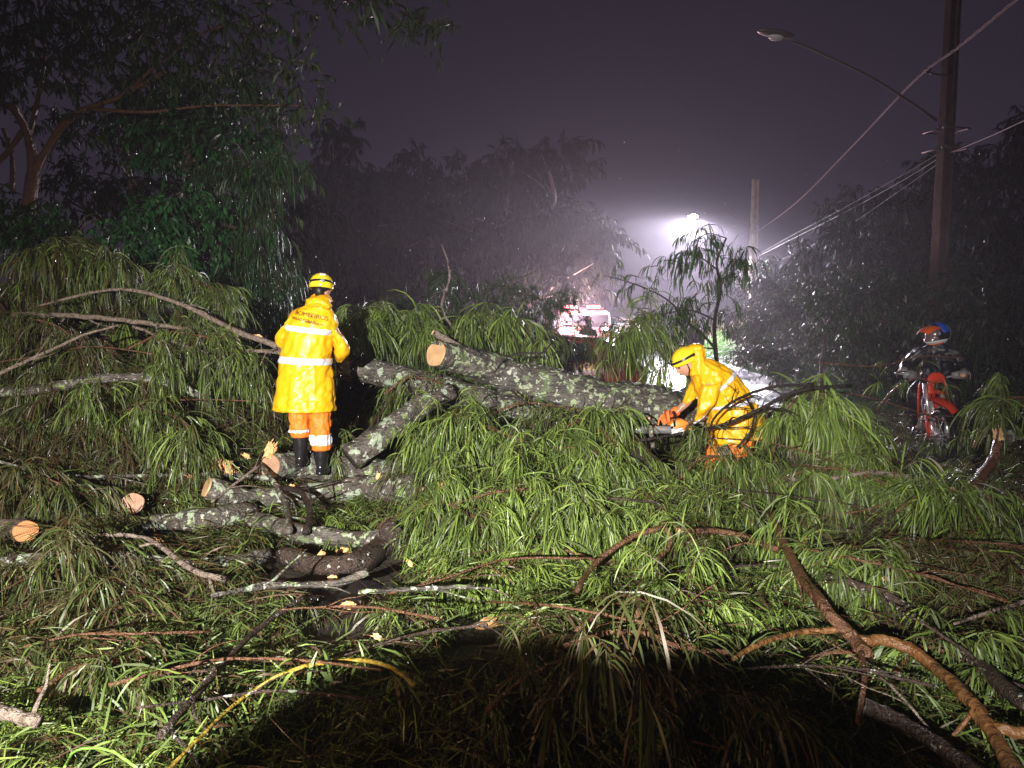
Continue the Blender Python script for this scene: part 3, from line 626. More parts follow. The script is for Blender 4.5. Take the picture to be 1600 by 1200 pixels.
stick('second prong of the brown fork curving down', [(1036, 816, 4.72), (1048, 850, 4.65), (1020, 880, 4.55), (1005, 905, 4.4), (995, 960, 4.2)], .018, .016, 'bark_brown', 60, 2)
stick('brown branch with pale round cut end facing the fork', [(1062, 829, 4.7), (1110, 829, 4.75), (1165, 838, 4.8), (1215, 860, 4.85)], .018, .022, 'bark_brown', 61, 2, cutm='cut')
stick('thick brown limb slanting down the right foreground', [(1205, 800, 5.0), (1240, 880, 4.6), (1290, 950, 4.3), (1335, 1000, 4.05), (1352, 1022, 4.0)], .026, .036, 'bark_brown', 62, 3)
stick('smooth tan limb arching down to the lower right corner', [(1338, 1000, 4.0), (1400, 1004, 3.9), (1460, 1042, 3.75), (1515, 1095, 3.6), (1560, 1160, 3.4), (1600, 1240, 3.2)], .026, .029, 'bark_tan', 63, 1)
stick('tan side limb leaving the arching limb at right edge', [(1520, 1110, 3.55), (1560, 1138, 3.5), (1640, 1148, 3.45)], .022, .024, 'bark_tan', 64, 0)
stick('tan arm reaching left from the thick brown limb', [(1145, 1030, 3.9), (1190, 1005, 3.95), (1250, 988, 4.0), (1315, 984, 4.05)], .010, .016, 'bark_tan', 65, 1)
stick('thin dark stem hanging below the limb junction', [(1345, 1015, 4.0), (1350, 1060, 3.9), (1340, 1130, 3.7)], .014, .010, 'bark_brown', 66, 1)
stick('rough grey brown limb crossing the right foreground diagonally', [(1290, 900, 4.7), (1385, 930, 4.6), (1450, 975, 4.4), (1520, 1030, 4.2), (1590, 1090, 4.0), (1650, 1130, 3.9)], .022, .036, 'bark_dark', 67, 4)
stick('thin pale stick pointing to the right edge', [(1490, 975, 4.5), (1550, 955, 4.5), (1620, 935, 4.5)], .008, .012, 'bark_pale', 68, 1)
stick('thin white twig crossing the tan arch', [(1350, 1030, 3.9), (1410, 1090, 3.7), (1460, 1150, 3.5), (1510, 1215, 3.3)], .006, .005, 'bark_pale', 69, 2)
stick('mottled log lying low under the arching tan limb', [(1350, 1105, 3.6), (1420, 1135, 3.5), (1500, 1190, 3.3), (1560, 1240, 3.2)], .035, .03, 'bark_dark', 70, 1)
sb = stick('brown snapped limb standing upright with exposed pale tip', [(1470, 800, 5.9), (1515, 765, 5.95), (1550, 722, 6.0), (1560, 690, 6.05)], .05, .035, 'bark_brown', 71, 2)
part_torn(sb, P(1561, 683, 6.05), .13, 8, (0, 0, 1), 'cut', 6)
stick('long split branch lying across the right middle', [(1190, 750, 5.9), (1290, 748, 5.95), (1370, 738, 6.0), (1460, 755, 6.0)], .014, .02, 'bark_pale', 72, 4)
stick('dark branch bowed across the crouching yellow coat', [(1000, 688, 6.1), (1060, 678, 6.1), (1130, 664, 6.05), (1185, 640, 6.0), (1250, 610, 6.1), (1330, 603, 6.3)], .012, .017, 'bark_black', 73, 7, .42, depth=2)
stick('second dark branch curving up from the coat hem', [(1105, 690, 6.0), (1115, 655, 6.0), (1150, 625, 6.0), (1205, 605, 6.05), (1270, 600, 6.2)], .009, .013, 'bark_black', 74, 7, .36, depth=2)
stick('dark looped twig over the coat skirt', [(1150, 700, 5.95), (1170, 680, 5.95), (1178, 650, 5.98), (1168, 625, 6.0)], .01, .007, 'bark_black', 75, 5, .3, depth=2)
stick('thin reddish branch stretching right toward the rider helmet', [(1280, 566, 8.2), (1370, 572, 8.2), (1440, 557, 8.3), (1510, 560, 8.3)], .008, .006, 'bark_brown', 76, 1)
stick('reddish branch sloping past the motorcycle wheel', [(1240, 612, 7.6), (1330, 615, 7.7), (1410, 636, 7.8), (1488, 662, 7.9)], .010, .006, 'bark_brown', 77, 1)
stick('bare crooked sapling rising against the dark trees', [(712, 520, 9.8), (690, 480, 9.9), (701, 440, 9.9), (700, 410, 9.9), (690, 382, 10.0)], .018, .008, 'bark_pale', 78, 2, .25)
stick('dark forked twig standing on top of the trunk', [(770, 585, 7.75), (790, 560, 7.7), (815, 551, 7.7), (845, 552, 7.7), (862, 536, 7.7)], .007, .009, 'bark_black', 79, 3, .25)
stick('thin dark branch bending over the lichened limb', [(800, 610, 7.4), (830, 640, 7.1), (850, 670, 6.9), (842, 700, 6.8)], .010, .012, 'bark_dark', 80, 4, .35)
stick('tangle of dark wood arching right of the lichened stump', [(840, 700, 6.5), (890, 655, 6.6), (920, 644, 6.7), (960, 655, 6.6), (985, 690, 6.5)], .02, .014, 'bark_dark', 81, 6, .4)
stick('bare twisted branches above the middle shrubs', [(745, 500, 9.9), (770, 470, 10.2), (800, 440, 10.4), (840, 425, 10.6)], .015, .008, 'bark_dark', 82, 5, .5)
stick('thin arched twig over the left pile', [(110, 385, 8.6), (160, 405, 8.4), (200, 442, 8.3), (188, 452, 8.3)], .006, .006, 'bark_pale', 83, 0)
stick('brown branch entering the dark shadow at bottom', [(880, 1010, 3.6), (940, 990, 3.6), (1010, 990, 3.6), (1060, 1010, 3.55), (1140, 1020, 3.6)], .012, .012, 'bark_brown', 84, 4, .3)
rg = random.Random(99)
PLACE = ['in the far left pile', 'in the left pile behind the logs', 'beside the curved broken log', 'in front of the curtain of leaves', 'near the forked brown branch', 'right of the kneeling firefighter', 'below the motorcycle wheel', 'near the arching tan limb', 'at the right edge pile', 'over the lower left leaves']
spots = [(120, 560, 7.4), (300, 640, 7.2), (560, 960, 4.7), (760, 900, 5.0), (900, 960, 4.2), (1250, 720, 6.4), (1400, 800, 5.6), (1420, 900, 4.8), (1560, 860, 5.0), (180, 1000, 4.1),
         (80, 680, 6.9), (380, 620, 7.6), (650, 1000, 4.3), (860, 780, 5.6), (1080, 900, 4.6), (1330, 660, 6.9), (1320, 800, 5.4), (1300, 1060, 3.7), (1500, 700, 6.6), (400, 1100, 3.5)]
LOOK = ['thin reddish brown twig', 'thin dark grey twig']
for k, (px, py, d) in enumerate(spots):
    a = rg.uniform(-.5, .5); L = rg.uniform(110, 190)
    p = [(px + u * L * math.cos(a), py + u * L * math.sin(a) * .5 - (1 - abs(u)) * rg.uniform(8, 26), d + u * .12) for u in (-1, -.4, .2, 1)]
    stick(f"{LOOK[k // 10]} {PLACE[k % 10]}", p, .005, .008, ['bark_brown', 'bark_dark'][k // 10], 200 + k, 5, .4)

BGH = 'leafy boughs of the fallen tree'
def bough(label, pts, r0=.012, r1=.005, seed=1, twigs=6, tl=.45, leaves=3, L=.24, Wd=.0085, tint=.68, along=16, m='bark_brown', **k):
    return branch('leafy_branch', label, 'leafy branch', pts, r0, r1, m, BGH, seed=seed, twigs=twigs, tl=tl, leaves=leaves, L=L, Wd=Wd, tint=tint, along=along, **k)
bough('wide bright curtain of leaves hanging in front of the slanting limb', [(820, 690, 6.2), (760, 668, 6.3), (700, 662, 6.35), (640, 690, 6.3)], seed=301, twigs=9, leaves=4, tint=.78, along=30)
bough('bright leaf curtain below the lichened stump', [(830, 720, 5.9), (860, 700, 5.9), (930, 705, 5.85), (990, 740, 5.8)], seed=302, twigs=9, leaves=4, tint=.8, along=30)
bough('bright hanging leaves in the very middle of the heap', [(700, 790, 5.6), (770, 770, 5.6), (850, 765, 5.55), (900, 790, 5.5)], seed=303, twigs=9, leaves=4, tint=.82, along=34)
bough('long hanging leaves beside the curved log end', [(640, 800, 5.7), (680, 785, 5.7), (730, 800, 5.6), (760, 830, 5.5)], seed=304, twigs=7, leaves=4, tint=.75, along=26)
bough('fresh pale green spray low in the middle', [(940, 880, 4.9), (880, 860, 4.9), (820, 870, 4.85), (770, 900, 4.8)], seed=305, twigs=6, leaves=4, tint=.92, along=24)
bough('tassel of leaves arching up beside the saw', [(870, 690, 6.3), (895, 660, 6.3), (925, 658, 6.25), (960, 695, 6.2)], seed=306, twigs=4, leaves=3, tint=.8, along=22)
bough('drooping tassel right of the crouching coat', [(1205, 720, 6.3), (1225, 650, 6.4), (1262, 608, 6.4), (1310, 640, 6.35), (1345, 690, 6.3)], seed=307, twigs=5, leaves=3, tint=.8, along=34, L=.3)
bough('low leaves spread below the drooping tassel', [(1200, 760, 5.9), (1260, 735, 5.9), (1330, 735, 5.85), (1400, 765, 5.8)], seed=308, twigs=8, leaves=3, tint=.68, along=22)
bough('thin leaf tassel hanging over the motorcycle front', [(1370, 640, 8.4), (1400, 606, 8.5), (1430, 592, 8.5), (1462, 600, 8.5)], seed=309, twigs=2, leaves=1, tint=.7, along=5, L=.2, nl=10)
bough('spray of leaves behind the snapped upright limb', [(1520, 700, 6.6), (1545, 650, 6.6), (1590, 620, 6.6), (1640, 640, 6.5)], seed=310, twigs=5, leaves=2, tint=.66, along=14)
bough('long leaves fanning down at the right side', [(1400, 800, 5.2), (1440, 775, 5.2), (1500, 785, 5.1), (1560, 850, 5.0), (1600, 900, 4.9)], seed=311, twigs=8, leaves=3, tint=.7, along=30, L=.28)
bough('leaves under the rough diagonal limb', [(1380, 880, 4.8), (1330, 870, 4.8), (1270, 880, 4.7)], seed=312, twigs=7, leaves=3, tint=.68, along=18)
bough('yellow green leaves above the round dark shadow', [(900, 985, 4.0), (960, 945, 4.1), (1040, 940, 4.1), (1110, 965, 4.0)], seed=313, twigs=6, leaves=3, tint=.85, along=22)
bough('leaves draped behind the smooth tan arch', [(1400, 1050, 3.9), (1440, 1010, 4.0), (1500, 1030, 3.95), (1560, 1070, 3.9)], seed=314, twigs=6, leaves=3, tint=.66, along=20)
bough('leafy tip standing highest on the left pile', [(0, 420, 8.7), (60, 392, 8.7), (120, 385, 8.6), (180, 415, 8.5)], seed=315, twigs=8, leaves=4, tint=.5, along=34, L=.34, Wd=.011)
bough('hanging leaves left of the arching pale branch', [(230, 470, 8.4), (270, 440, 8.4), (320, 445, 8.4), (370, 480, 8.3)], seed=316, twigs=7, leaves=3, tint=.6, along=24, L=.3)
bough('dense leaf curtain below the arching pale branch', [(200, 545, 7.4), (260, 520, 7.4), (330, 530, 7.3), (390, 565, 7.3)], seed=317, twigs=8, leaves=4, tint=.62, along=30)
bough('yellowed leaves hanging at the left edge', [(0, 520, 7.6), (40, 500, 7.6), (90, 510, 7.5), (130, 545, 7.5)], seed=318, twigs=7, leaves=3, tint=.4, along=24)
bough('deep green leaves behind the straight thin branch', [(150, 670, 6.9), (200, 640, 7.0), (270, 650, 6.9), (330, 690, 6.9)], seed=319, twigs=8, leaves=4, tint=.62, along=30)
bough('tawny leaves above the orange sawn face', [(-10, 770, 5.9), (40, 745, 5.9), (90, 755, 5.8), (130, 790, 5.8)], seed=320, twigs=7, leaves=3, tint=.45, along=22)
bough('rusty leaves crowded in the lower left', [(0, 920, 4.7), (60, 890, 4.7), (130, 900, 4.6), (190, 950, 4.5)], seed=321, twigs=8, leaves=4, tint=.42, along=26)
bough('olive leaves left of the bowed yellow stem', [(60, 1080, 3.6), (130, 1040, 3.7), (220, 1040, 3.7), (300, 1080, 3.6)], seed=322, twigs=7, leaves=3, tint=.52, along=22)
bough('green tuft hanging right of the yellow coat', [(545, 560, 8.8), (570, 500, 8.9), (620, 492, 8.9), (670, 530, 8.8)], seed=323, twigs=8, leaves=4, tint=.75, along=34, L=.32, Wd=.011)
bough('green sprays behind the middle of the trunk', [(700, 540, 8.8), (745, 505, 8.9), (800, 500, 8.9), (845, 540, 8.8)], seed=324, twigs=8, leaves=3, tint=.72, along=30, L=.3, Wd=.014)
bough('hanging leaves between trunk and crouching helmet', [(930, 570, 8.7), (962, 532, 8.8), (1000, 528, 8.8), (1040, 560, 8.7)], seed=325, twigs=8, leaves=3, tint=.7, along=26, L=.28)
bough('sparse yellowed leaves dangling before the dark red vehicle', [(850, 540, 9.6), (872, 512, 9.7), (900, 512, 9.7), (925, 540, 9.6)], seed=330, twigs=4, leaves=1, tint=.4, along=9, L=.26, nl=14)
bough('green shoots straggling over the mottled log behind the yellow coat', [(600, 615, 7.7), (640, 590, 7.75), (690, 600, 7.7), (735, 625, 7.6)], seed=331, twigs=4, leaves=1, tint=.7, along=10, L=.2, nl=12)
bough('thin leaves straggling over the lower edge of the trunk', [(760, 650, 7.3), (820, 630, 7.35), (900, 640, 7.35), (960, 650, 7.3)], seed=332, twigs=5, leaves=1, tint=.75, along=14, L=.2, nl=12)
bough('small green tuft between the boots and the slanting limb', [(520, 712, 7.3), (532, 690, 7.3), (550, 680, 7.3), (560, 700, 7.3)], seed=326, twigs=2, leaves=2, tl=.2, tint=.7, along=7, L=.2)
bough('leaves in front of the saw and orange trousers', [(1060, 750, 5.9), (1095, 716, 5.95), (1140, 716, 5.9), (1190, 750, 5.8)], seed=327, twigs=6, leaves=2, tint=.6, along=16)
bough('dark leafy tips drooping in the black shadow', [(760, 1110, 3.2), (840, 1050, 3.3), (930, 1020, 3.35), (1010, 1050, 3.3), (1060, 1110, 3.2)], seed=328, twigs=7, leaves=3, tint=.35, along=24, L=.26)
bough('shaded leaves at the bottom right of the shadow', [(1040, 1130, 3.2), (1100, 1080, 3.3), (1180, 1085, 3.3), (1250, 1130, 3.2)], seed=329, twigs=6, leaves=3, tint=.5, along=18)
# ---------------------------------------------------------------- people
def head_ball(mb, c, r, face, up=(0, 0, 1)):
    """head with brow, nose, lips, chin and ears; face = direction it looks"""
    f = Vector(face).normalized(); u = (Vector(up) - f * Vector(up).dot(f)).normalized(); s = f.cross(u)
    Rm = Matrix((s, f, u)).transposed()
    V = []; nu, nv = 40, 30
    def bump(n, a, w, h):
        d = (n - Vector(a).normalized()).length; return h * math.exp(-(d / w) ** 2)
    for j in range(nv + 1):
        ph = math.pi * j / nv
        for i in range(nu):
            t = 2 * math.pi * i / nu; n = Vector((math.sin(ph) * math.cos(t), math.sin(ph) * math.sin(t), math.cos(ph)))
            k = 1 + bump(n, (0, 1, -.18), .16, .22) + bump(n, (0, 1, -.02), .10, .08) + bump(n, (0, 1, -.52), .16, .06) + bump(n, (0, 1, -.85), .25, .10)
            k -= bump(n, (.33, 1, .05), .15, .07) + bump(n, (-.33, 1, .05), .15, .07) + bump(n, (0, 1, -.68), .09, .03)
            k += bump(n, (1, -.05, -.05), .13, .14) + bump(n, (-1, -.05, -.05), .13, .14) + bump(n, (0, 1, .25), .3, .03)
            p = Vector((n.x * r * .78, n.y * r * .98 - (r * .1 if n.z < -.3 and n.y < 0 else 0), n.z * r * 1.15)) * k
            V.append(Rm @ p + Vector(c))
    Fc = [(j * nu + i, (j + 1) * nu + i, (j + 1) * nu + (i + 1) % nu, j * nu + (i + 1) % nu) for j in range(nv) for i in range(nu)]
    mb.add(V, Fc); return Rm

def hand(mb, wrist, d, palm_n, size=0.19, curl=1.0, thumb=1):
    """palm, four unequal bent fingers and a thumb from the side of the palm; d = pointing, palm_n = the way the palm faces"""
    w = Vector(wrist); d = Vector(d).normalized(); n = Vector(palm_n); n = (n - d * n.dot(d)).normalized(); s = d.cross(n)
    pl = size * .52
    Sweep([(w, s * size * .16, n * size * .12), (w + d * pl * .5, s * size * .24, n * size * .10), (w + d * pl, s * size * .23, n * size * .075)]).mesh(mb, 6, 12)
    for k, L in enumerate((.40, .45, .42, .34)):
        a = w + d * pl * .92 + s * size * (.165 - .11 * k); q = [a]; dd = d.copy()
        for j in range(3):
            dd = (dd + n * curl * (.55 + .12 * j)).normalized(); q.append(q[-1] + dd * size * L * (.42, .33, .25)[j])
        mb.tube(cr(q, 3), [size * .052, size * .042], 8)
    a = w + d * pl * .3 + s * size * .2 * thumb; q = [a, a + (d * .6 + s * thumb * .7 + n * .3) * size * .2, a + (d * 1.1 + s * thumb * .75 + n * .9 * curl) * size * .3, a + (d * 1.35 + s * thumb * .4 + n * 1.3 * curl) * size * .36]
    mb.tube(cr(q, 3), [size * .06, size * .045], 8)

def cloth(name, sweeps, material, parent, vox=0.011, sub=0, open_end=True):
    mb = MB()
    for s in sweeps: s.mesh(mb)
    o = mb.build(name, M[material], parent, remesh=vox); return o

def helmet_rescue(parent, c, r, face, up):
    """rescue helmet: ribbed shell with rim, black lamp strap with a clip, ear side piece"""
    f = Vector(face).normalized(); u = (Vector(up) - f * Vector(up).dot(f)).normalized(); s = f.cross(u)
    Rm = Matrix((s, f, u)).transposed(); c = Vector(c)
    h = thing_part('helmet', parent); mb = MB(); V = []; nu, nv = 40, 16
    def pt(t, ph, off=0):
        n = Vector((math.sin(ph) * math.cos(t), math.sin(ph) * math.sin(t), math.cos(ph)))
        rib = .02 * (abs((n.x * 7) % 2 - 1) < .35) * (n.z > .35)
        low = 1 + .10 * max(0, -n.z + .05) + .10 * max(0, n.y) ** 4 * (n.z < .15)
        return Rm @ Vector((n.x * r * .98 * low, n.y * r * 1.16 * low, n.z * r * .98)) * (1 + rib + off) + c
    rings_ = [math.pi * .62 * j / nv for j in range(nv + 1)]
    for off in (0, -.07):
        for ph in rings_:
            for i in range(nu): V.append(pt(2 * math.pi * i / nu, ph, off))
    K = nu * (nv + 1)
    Fc = [(j * nu + i, (j + 1) * nu + i, (j + 1) * nu + (i + 1) % nu, j * nu + (i + 1) % nu) for j in range(nv) for i in range(nu)]
    Fc += [(K + a, K + d_, K + c_, K + b) for a, b, c_, d_ in Fc]
    Fc += [(nv * nu + i, K + nv * nu + i, K + nv * nu + (i + 1) % nu, nv * nu + (i + 1) % nu) for i in range(nu)]
    mb.add(V, Fc); mb.build('shell', M['hel_y'], h)
    mb = MB(); V = []
    for i in range(49):
        t = 2 * math.pi * i / 48
        for ph, o_ in ((1.36, .02), (1.40, .045), (1.52, .045), (1.56, .02)): V.append(pt(t, ph + .10 * math.sin(t), o_))
    mb.add(V, [(i * 4 + k, i * 4 + k + 1, i * 4 + 5 + k, i * 4 + 4 + k) for i in range(48) for k in range(3)])
    mb.build('strap', M['black'], h)
    for t in (math.pi * 1.5, math.pi * 1.5 + 1.25, math.pi * 1.5 - 1.25):
        mb = MB(); mb.box(pt(t, 1.45, .09), (r * .3, r * .12, r * .26), rot=Rm @ Matrix.Rotation(t + math.pi / 2, 3, 'Z')); mb.build('strap_clip', M['grey' if t == math.pi * 1.5 else 'black'], h, bevel=.004)
    mb = MB(); q = pt(math.pi * 1.5, .78, .03); mb.box(q, (r * .5, r * .05, r * .3), rot=Rm @ Matrix.Rotation(-.78, 3, 'X')); mb.build('sticker', M['reflect'], h, bevel=.003)
    mb = MB(); mb.ball(pt(math.pi * .5, 1.4, .14), r * .2, nu=12, nv=8); mb.ball(pt(math.pi * .5, 1.4, .27), r * .13, nu=12, nv=8); mb.build('head_torch', M['black'], h)
    return Rm
def thing_part(name, parent):
    o = bpy.data.objects.new(name, None); COL.objects.link(o); o.parent = parent; return o

def text_mesh(name, txt, size, m, parent, mtx, project=None, extrude=0.0):
    cu = bpy.data.curves.new(name, 'FONT'); cu.body = txt; cu.size = size; cu.align_x = 'CENTER'; cu.align_y = 'CENTER'; cu.extrude = extrude
    tmp = bpy.data.objects.new('tmp', cu); COL.objects.link(tmp); dg = bpy.context.evaluated_depsgraph_get(); dg.update()
    me = bpy.data.meshes.new_from_object(tmp.evaluated_get(dg)); bpy.data.objects.remove(tmp); me.name = name
    me.materials.clear(); me.materials.append(M[m])
    for v in me.vertices:
        p = project(v.co) if project else mtx @ v.co
        v.co = p
    o = bpy.data.objects.new(name, me); COL.objects.link(o); o.parent = parent; return o

# ---- firefighter standing on the logs, seen from behind
f1base = P(490, 738, 6.85)
f1 = thing('person', 'firefighter in long yellow raincoat standing on logs with back turned', 'person', f1base)
body = MB()
Sweep([ring((-.06, 0, .62), .17, .12), ring((-.04, 0, .95), .17, .12), ring((0, .0, 1.2), .17, .11), ring((.03, .02, 1.40), .15, .09), ring((.07, .03, 1.50), .07, .06), ring((.10, .04, 1.60), .055, .06), ring((.10, .05, 1.68), .055, .06)]).mesh(body)
for pts in ([(-.14, 0, .75), (-.13, .02, .40), (-.115, .02, .10)], [(.02, 0, .75), (.07, 0, .36), (.065, 0, .02)]):
    Sweep(limb_secs(pts, [.08, .045, .035])).mesh(body)
for pts in ([(-.15, .02, 1.44), (-.26, .10, 1.26), (-.17, .30, 1.15)], [(.20, .02, 1.38), (.27, .10, 1.18), (.17, .30, 1.12)]):
    Sweep(limb_secs(pts, [.035, .035, .03])).mesh(body)
head_ball(body, (.10, .075, 1.72), .102, (-.35, 1, -.12))
hand(body, (-.17, .30, 1.15), (.6, 1, -.2), (.3, -.1, -1), thumb=1); hand(body, (.17, .30, 1.12), (-.6, 1, -.2), (-.3, -.1, -1), thumb=-1)
body.build('body', M['skin'], f1, remesh=.010)
mb = MB(); mb.ball((.10, .045, 1.735), (.088, .102, .10), nu=20, nv=12); mb.tube([(.10, -.035, 1.73), (.105, -.025, 1.64)], [.05, .04], 10); mb.build('hair', M['hair'], f1)
coatS = Sweep([ring((-.075, .00, .585), .30, .225, tilt=-.02), ring((-.07, .00, .70), .285, .215), ring((-.055, .00, .90), .255, .195, tilt=-.04), ring((-.045, .0, 1.08), .228, .175, tilt=-.08), ring((-.01, .0, 1.26), .215, .165, tilt=-.14),
               ring((.03, .0, 1.40), .225, .155, tilt=-.16), ring((.045, .01, 1.475), .20, .13, tilt=-.16), ring((.075, .015, 1.535), .13, .10, tilt=-.12), ring((.10, .02, 1.59), .09, .09), ring((.105, .02, 1.64), .085, .09)], fold=.016, seed=3, nf=9)
slL = Sweep([(Vector((-.10, .01, 1.44)), Vector((0, .09, 0)), Vector((.04, 0, .09))), (Vector((-.20, .02, 1.41)), Vector((0, .095, 0)), Vector((.055, 0, .07))), (Vector((-.265, .06, 1.32)), Vector((0, .09, .02)), Vector((.075, 0, .04))), (Vector((-.275, .12, 1.22)), Vector((0, .07, .05)), Vector((.075, 0, .0))), (Vector((-.22, .21, 1.17)), Vector((0.0, .01, .07)), Vector((.06, .03, 0))), (Vector((-.17, .29, 1.15)), Vector((0, .01, .06)), Vector((.05, .03, 0)))], fold=.014, seed=9, nf=6)
slR = Sweep([(Vector((.16, .01, 1.40)), Vector((0, .09, 0)), Vector((-.04, 0, .09))), (Vector((.235, .02, 1.34)), Vector((0, .09, 0)), Vector((-.055, 0, .06))), (Vector((.27, .06, 1.22)), Vector((0, .085, 0)), Vector((-.07, 0, .03))), (Vector((.265, .11, 1.10)), Vector((0, .07, .02)), Vector((-.065, 0, .0))), (Vector((.22, .20, 1.08)), Vector((0, .01, .065)), Vector((-.055, .03, 0))), (Vector((.18, .29, 1.10)), Vector((0, .01, .06)), Vector((-.05, .03, 0)))], fold=.014, seed=12, nf=6)
rc = cloth('raincoat', [coatS, slL, slR], 'coat', f1, .010)
def tilt_t(zc, slope):
    def f(th):
        t = 3.0
        for _ in range(6):
            p = coatS.pt(t, th); want = zc + slope * (p.x + .02); t += (want - p.z) * 5.5
            t = min(max(t, 0), 8.9)
        return t
    return f
B = MB(); coatS.band(B, tilt_t(1.335, -.12), .17, .011, math.pi * 1.14, math.pi * 1.86); B.build('reflective_band', M['reflect'], rc)
B = MB(); coatS.band(B, tilt_t(1.05, -.05), .17, .012); B.build('reflective_band', M['reflect'], rc)
def on_back(p0, p1, dz=0):
    def f(co):
        # co.x runs along the shoulders, co.y up; find the coat surface there
        x = p0 + co.x; z = p1 + co.y - .20 * co.x; th = math.pi * 1.5; t = 5.0
        for _ in range(10):
            p = coatS.pt(t, th, .013); th += (x - p.x) * 3.2; t += (z - p.z) * 5.0
        return coatS.pt(t, th, .014)
    return f
text_mesh('lettering', 'BOMBEIROS', .056, 'lettering_k', rc, None, on_back(.045, 1.464))
text_mesh('lettering', 'MINAS GERAIS', .036, 'lettering_k', rc, None, on_back(-.02, 1.422))
text_mesh('lettering', 'AMIGO CERTO', .024, 'lettering_k', rc, None, on_back(.075, 1.394))
hm = MB()   # hood bunched at the back of the neck
hm.ball((.085, -.015, 1.585), (.125, .13, .062), rot=Matrix.Rotation(-.15, 3, 'Y'), nu=32, nv=20, fn=lambda n: 1 + .20 * mnoise.noise(n * 2.6 + Vector((4, 0, 0))))
hm.ball((.15, -.07, 1.575), (.08, .07, .045), rot=Matrix.Rotation(.55, 3, 'Y'), nu=24, nv=14, fn=lambda n: 1 + .25 * mnoise.noise(n * 3 + Vector((9, 0, 0))))
hm.ball((.10, .03, 1.62), (.10, .09, .05), nu=24, nv=14, fn=lambda n: 1 + .15 * mnoise.noise(n * 3))
hm.build('hood', M['coat'], rc, remesh=.008)
helmet_rescue(f1, (.10, .055, 1.745), .112, (-.35, 1, -.15), (.12, -.05, 1))
for sx, sy, zb, yb in ((-.125, .03, .33, .40), (.075, .0, .21, .27)):
    tr = Sweep([ring((sx + .01, sy, .70), .105, .11), ring((sx, sy, .55), .098, .10), ring((sx, sy, .42), .092, .095), ring((sx, sy, zb + .04), .090, .095), ring((sx, sy, zb), .082, .088)], fold=.018, seed=sx, nf=7)
    t_ = cloth('trouser_leg', [tr], 'orange', f1, .009)
    B = MB(); tr.band(B, lambda th: 2.45 if sx < 0 else 2.6, .28, .007); B.build('reflective_band', M['reflect'], t_)
    bt = MB(); bz = .075 if sx < 0 else .0
    Sweep([ring((sx, sy, zb + .08), .066, .072), ring((sx, sy, zb - .04), .068, .074), ring((sx, sy, bz + .12), .060, .070), ring((sx, sy + .02, bz + .06), .054, .09), ring((sx, sy + .035, bz + .015), .054, .125), ring((sx, sy + .035, bz), .05, .12)], fold=.006, seed=2).mesh(bt)
    Sweep([ring((sx, sy + .035, bz + .02), .058, .13), ring((sx, sy + .035, bz - .012), .058, .13)]).mesh(bt, 2)
    bt.build('boot', M['black'], f1, remesh=.008)

# ---- firefighter bent over with the chainsaw, seen from the right side, facing left
f2d = 6.75; gp = P(1150, 814, f2d); f2o = Vector((gp.x, f2d, P(1150, 814, f2d).z)); SC = F / (f2d * math.cos(TH) * 1.0)
def U(px, py, y=0.0): # local point of the second firefighter from a place on the photograph's figure
    p = P(px, py, f2d + y); return p - f2o
f2 = thing('person', 'crouching firefighter in yellow raincoat and peaked hood working a chainsaw', 'person', f2o)
def sec(px, py, w, ang, dep, y=0.0):
    c = U(px, py, y); return (c, Vector((math.cos(ang) * w, 0, math.sin(ang) * w)), Vector((0, dep, 0)))
coat2 = Sweep([sec(1150, 686, .285, .14, .25), sec(1150, 660, .262, .10, .245), sec(1143, 636, .225, .16, .235), sec(1132, 616, .205, .42, .225), sec(1118, 601, .195, .72, .22), sec(1103, 588, .165, .95, .20), sec(1090, 575, .115, 1.15, .135), sec(1082, 566, .095, 1.3, .11)], fold=.02, seed=21, nf=8)
bodyb = MB()
Sweep([sec(1150, 690, .13, .1, .17), sec(1145, 640, .13, .2, .17), sec(1125, 605, .12, .6, .17), sec(1104, 588, .11, .9, .18), sec(1088, 576, .055, 1.1, .07), sec(1076, 568, .05, 1.2, .06)]).mesh(bodyb)
for y, kx in ((-.13, 1), (.13, -1)):
    Sweep(limb_secs([U(1150 + 8 * kx, 690, y), U(1128 + 12 * kx, 748, y * 1.3), U(1160 + 10 * kx, 812, y * 1.3)], [.10, .07, .05])).mesh(bodyb)
shN, elN, wrN = U(1112, 596, -.20), U(1104, 634, -.27), U(1094, 654, -.16)
shF, elF, wrF = U(1094, 592, .18), U(1076, 626, .20), U(1052, 646, .08)
for a in ((shN * .85 + shF * .15, elN, wrN), (shF, elF, wrF)): Sweep(limb_secs(a, [.036, .036, .032])).mesh(bodyb)
fdir = Vector((-.80, -.12, -.60)); upd = Vector((-.55, 0, .83))
Rf = head_ball(bodyb, U(1072, 567), .105, fdir, upd)
bodyb.build('body', M['skin'], f2, remesh=.009)
sN2 = Sweep([(shN + Vector((.02, .06, 0)), Vector((.10, 0, .03)), Vector((0, .08, .05))), (shN, Vector((.095, 0, .02)), Vector((0, .09, .02))), ((shN + elN) / 2, Vector((.088, 0, 0)), Vector((0, .08, 0))), (elN, Vector((.082, 0, .03)), Vector((0, .075, 0))), (wrN * .6 + elN * .4, Vector((.07, 0, .05)), Vector((0.0, .065, 0))), (wrN * 1.0 + elN * .0, Vector((.055, 0, .05)), Vector((0, .06, 0)))], fold=.014, seed=31, nf=6)
sF2 = Sweep([(shF, Vector((.09, 0, .04)), Vector((0, .09, .02))), ((shF + elF) / 2, Vector((.08, 0, .02)), Vector((0, .08, 0))), (elF, Vector((.07, 0, .03)), Vector((0, .075, 0))), (wrF * .5 + elF * .5, Vector((.055, 0, .045)), Vector((0.0, .06, 0))), (wrF * .97 + elF * .03, Vector((.048, 0, .045)), Vector((0, .055, 0)))], fold=.014, seed=33, nf=6)
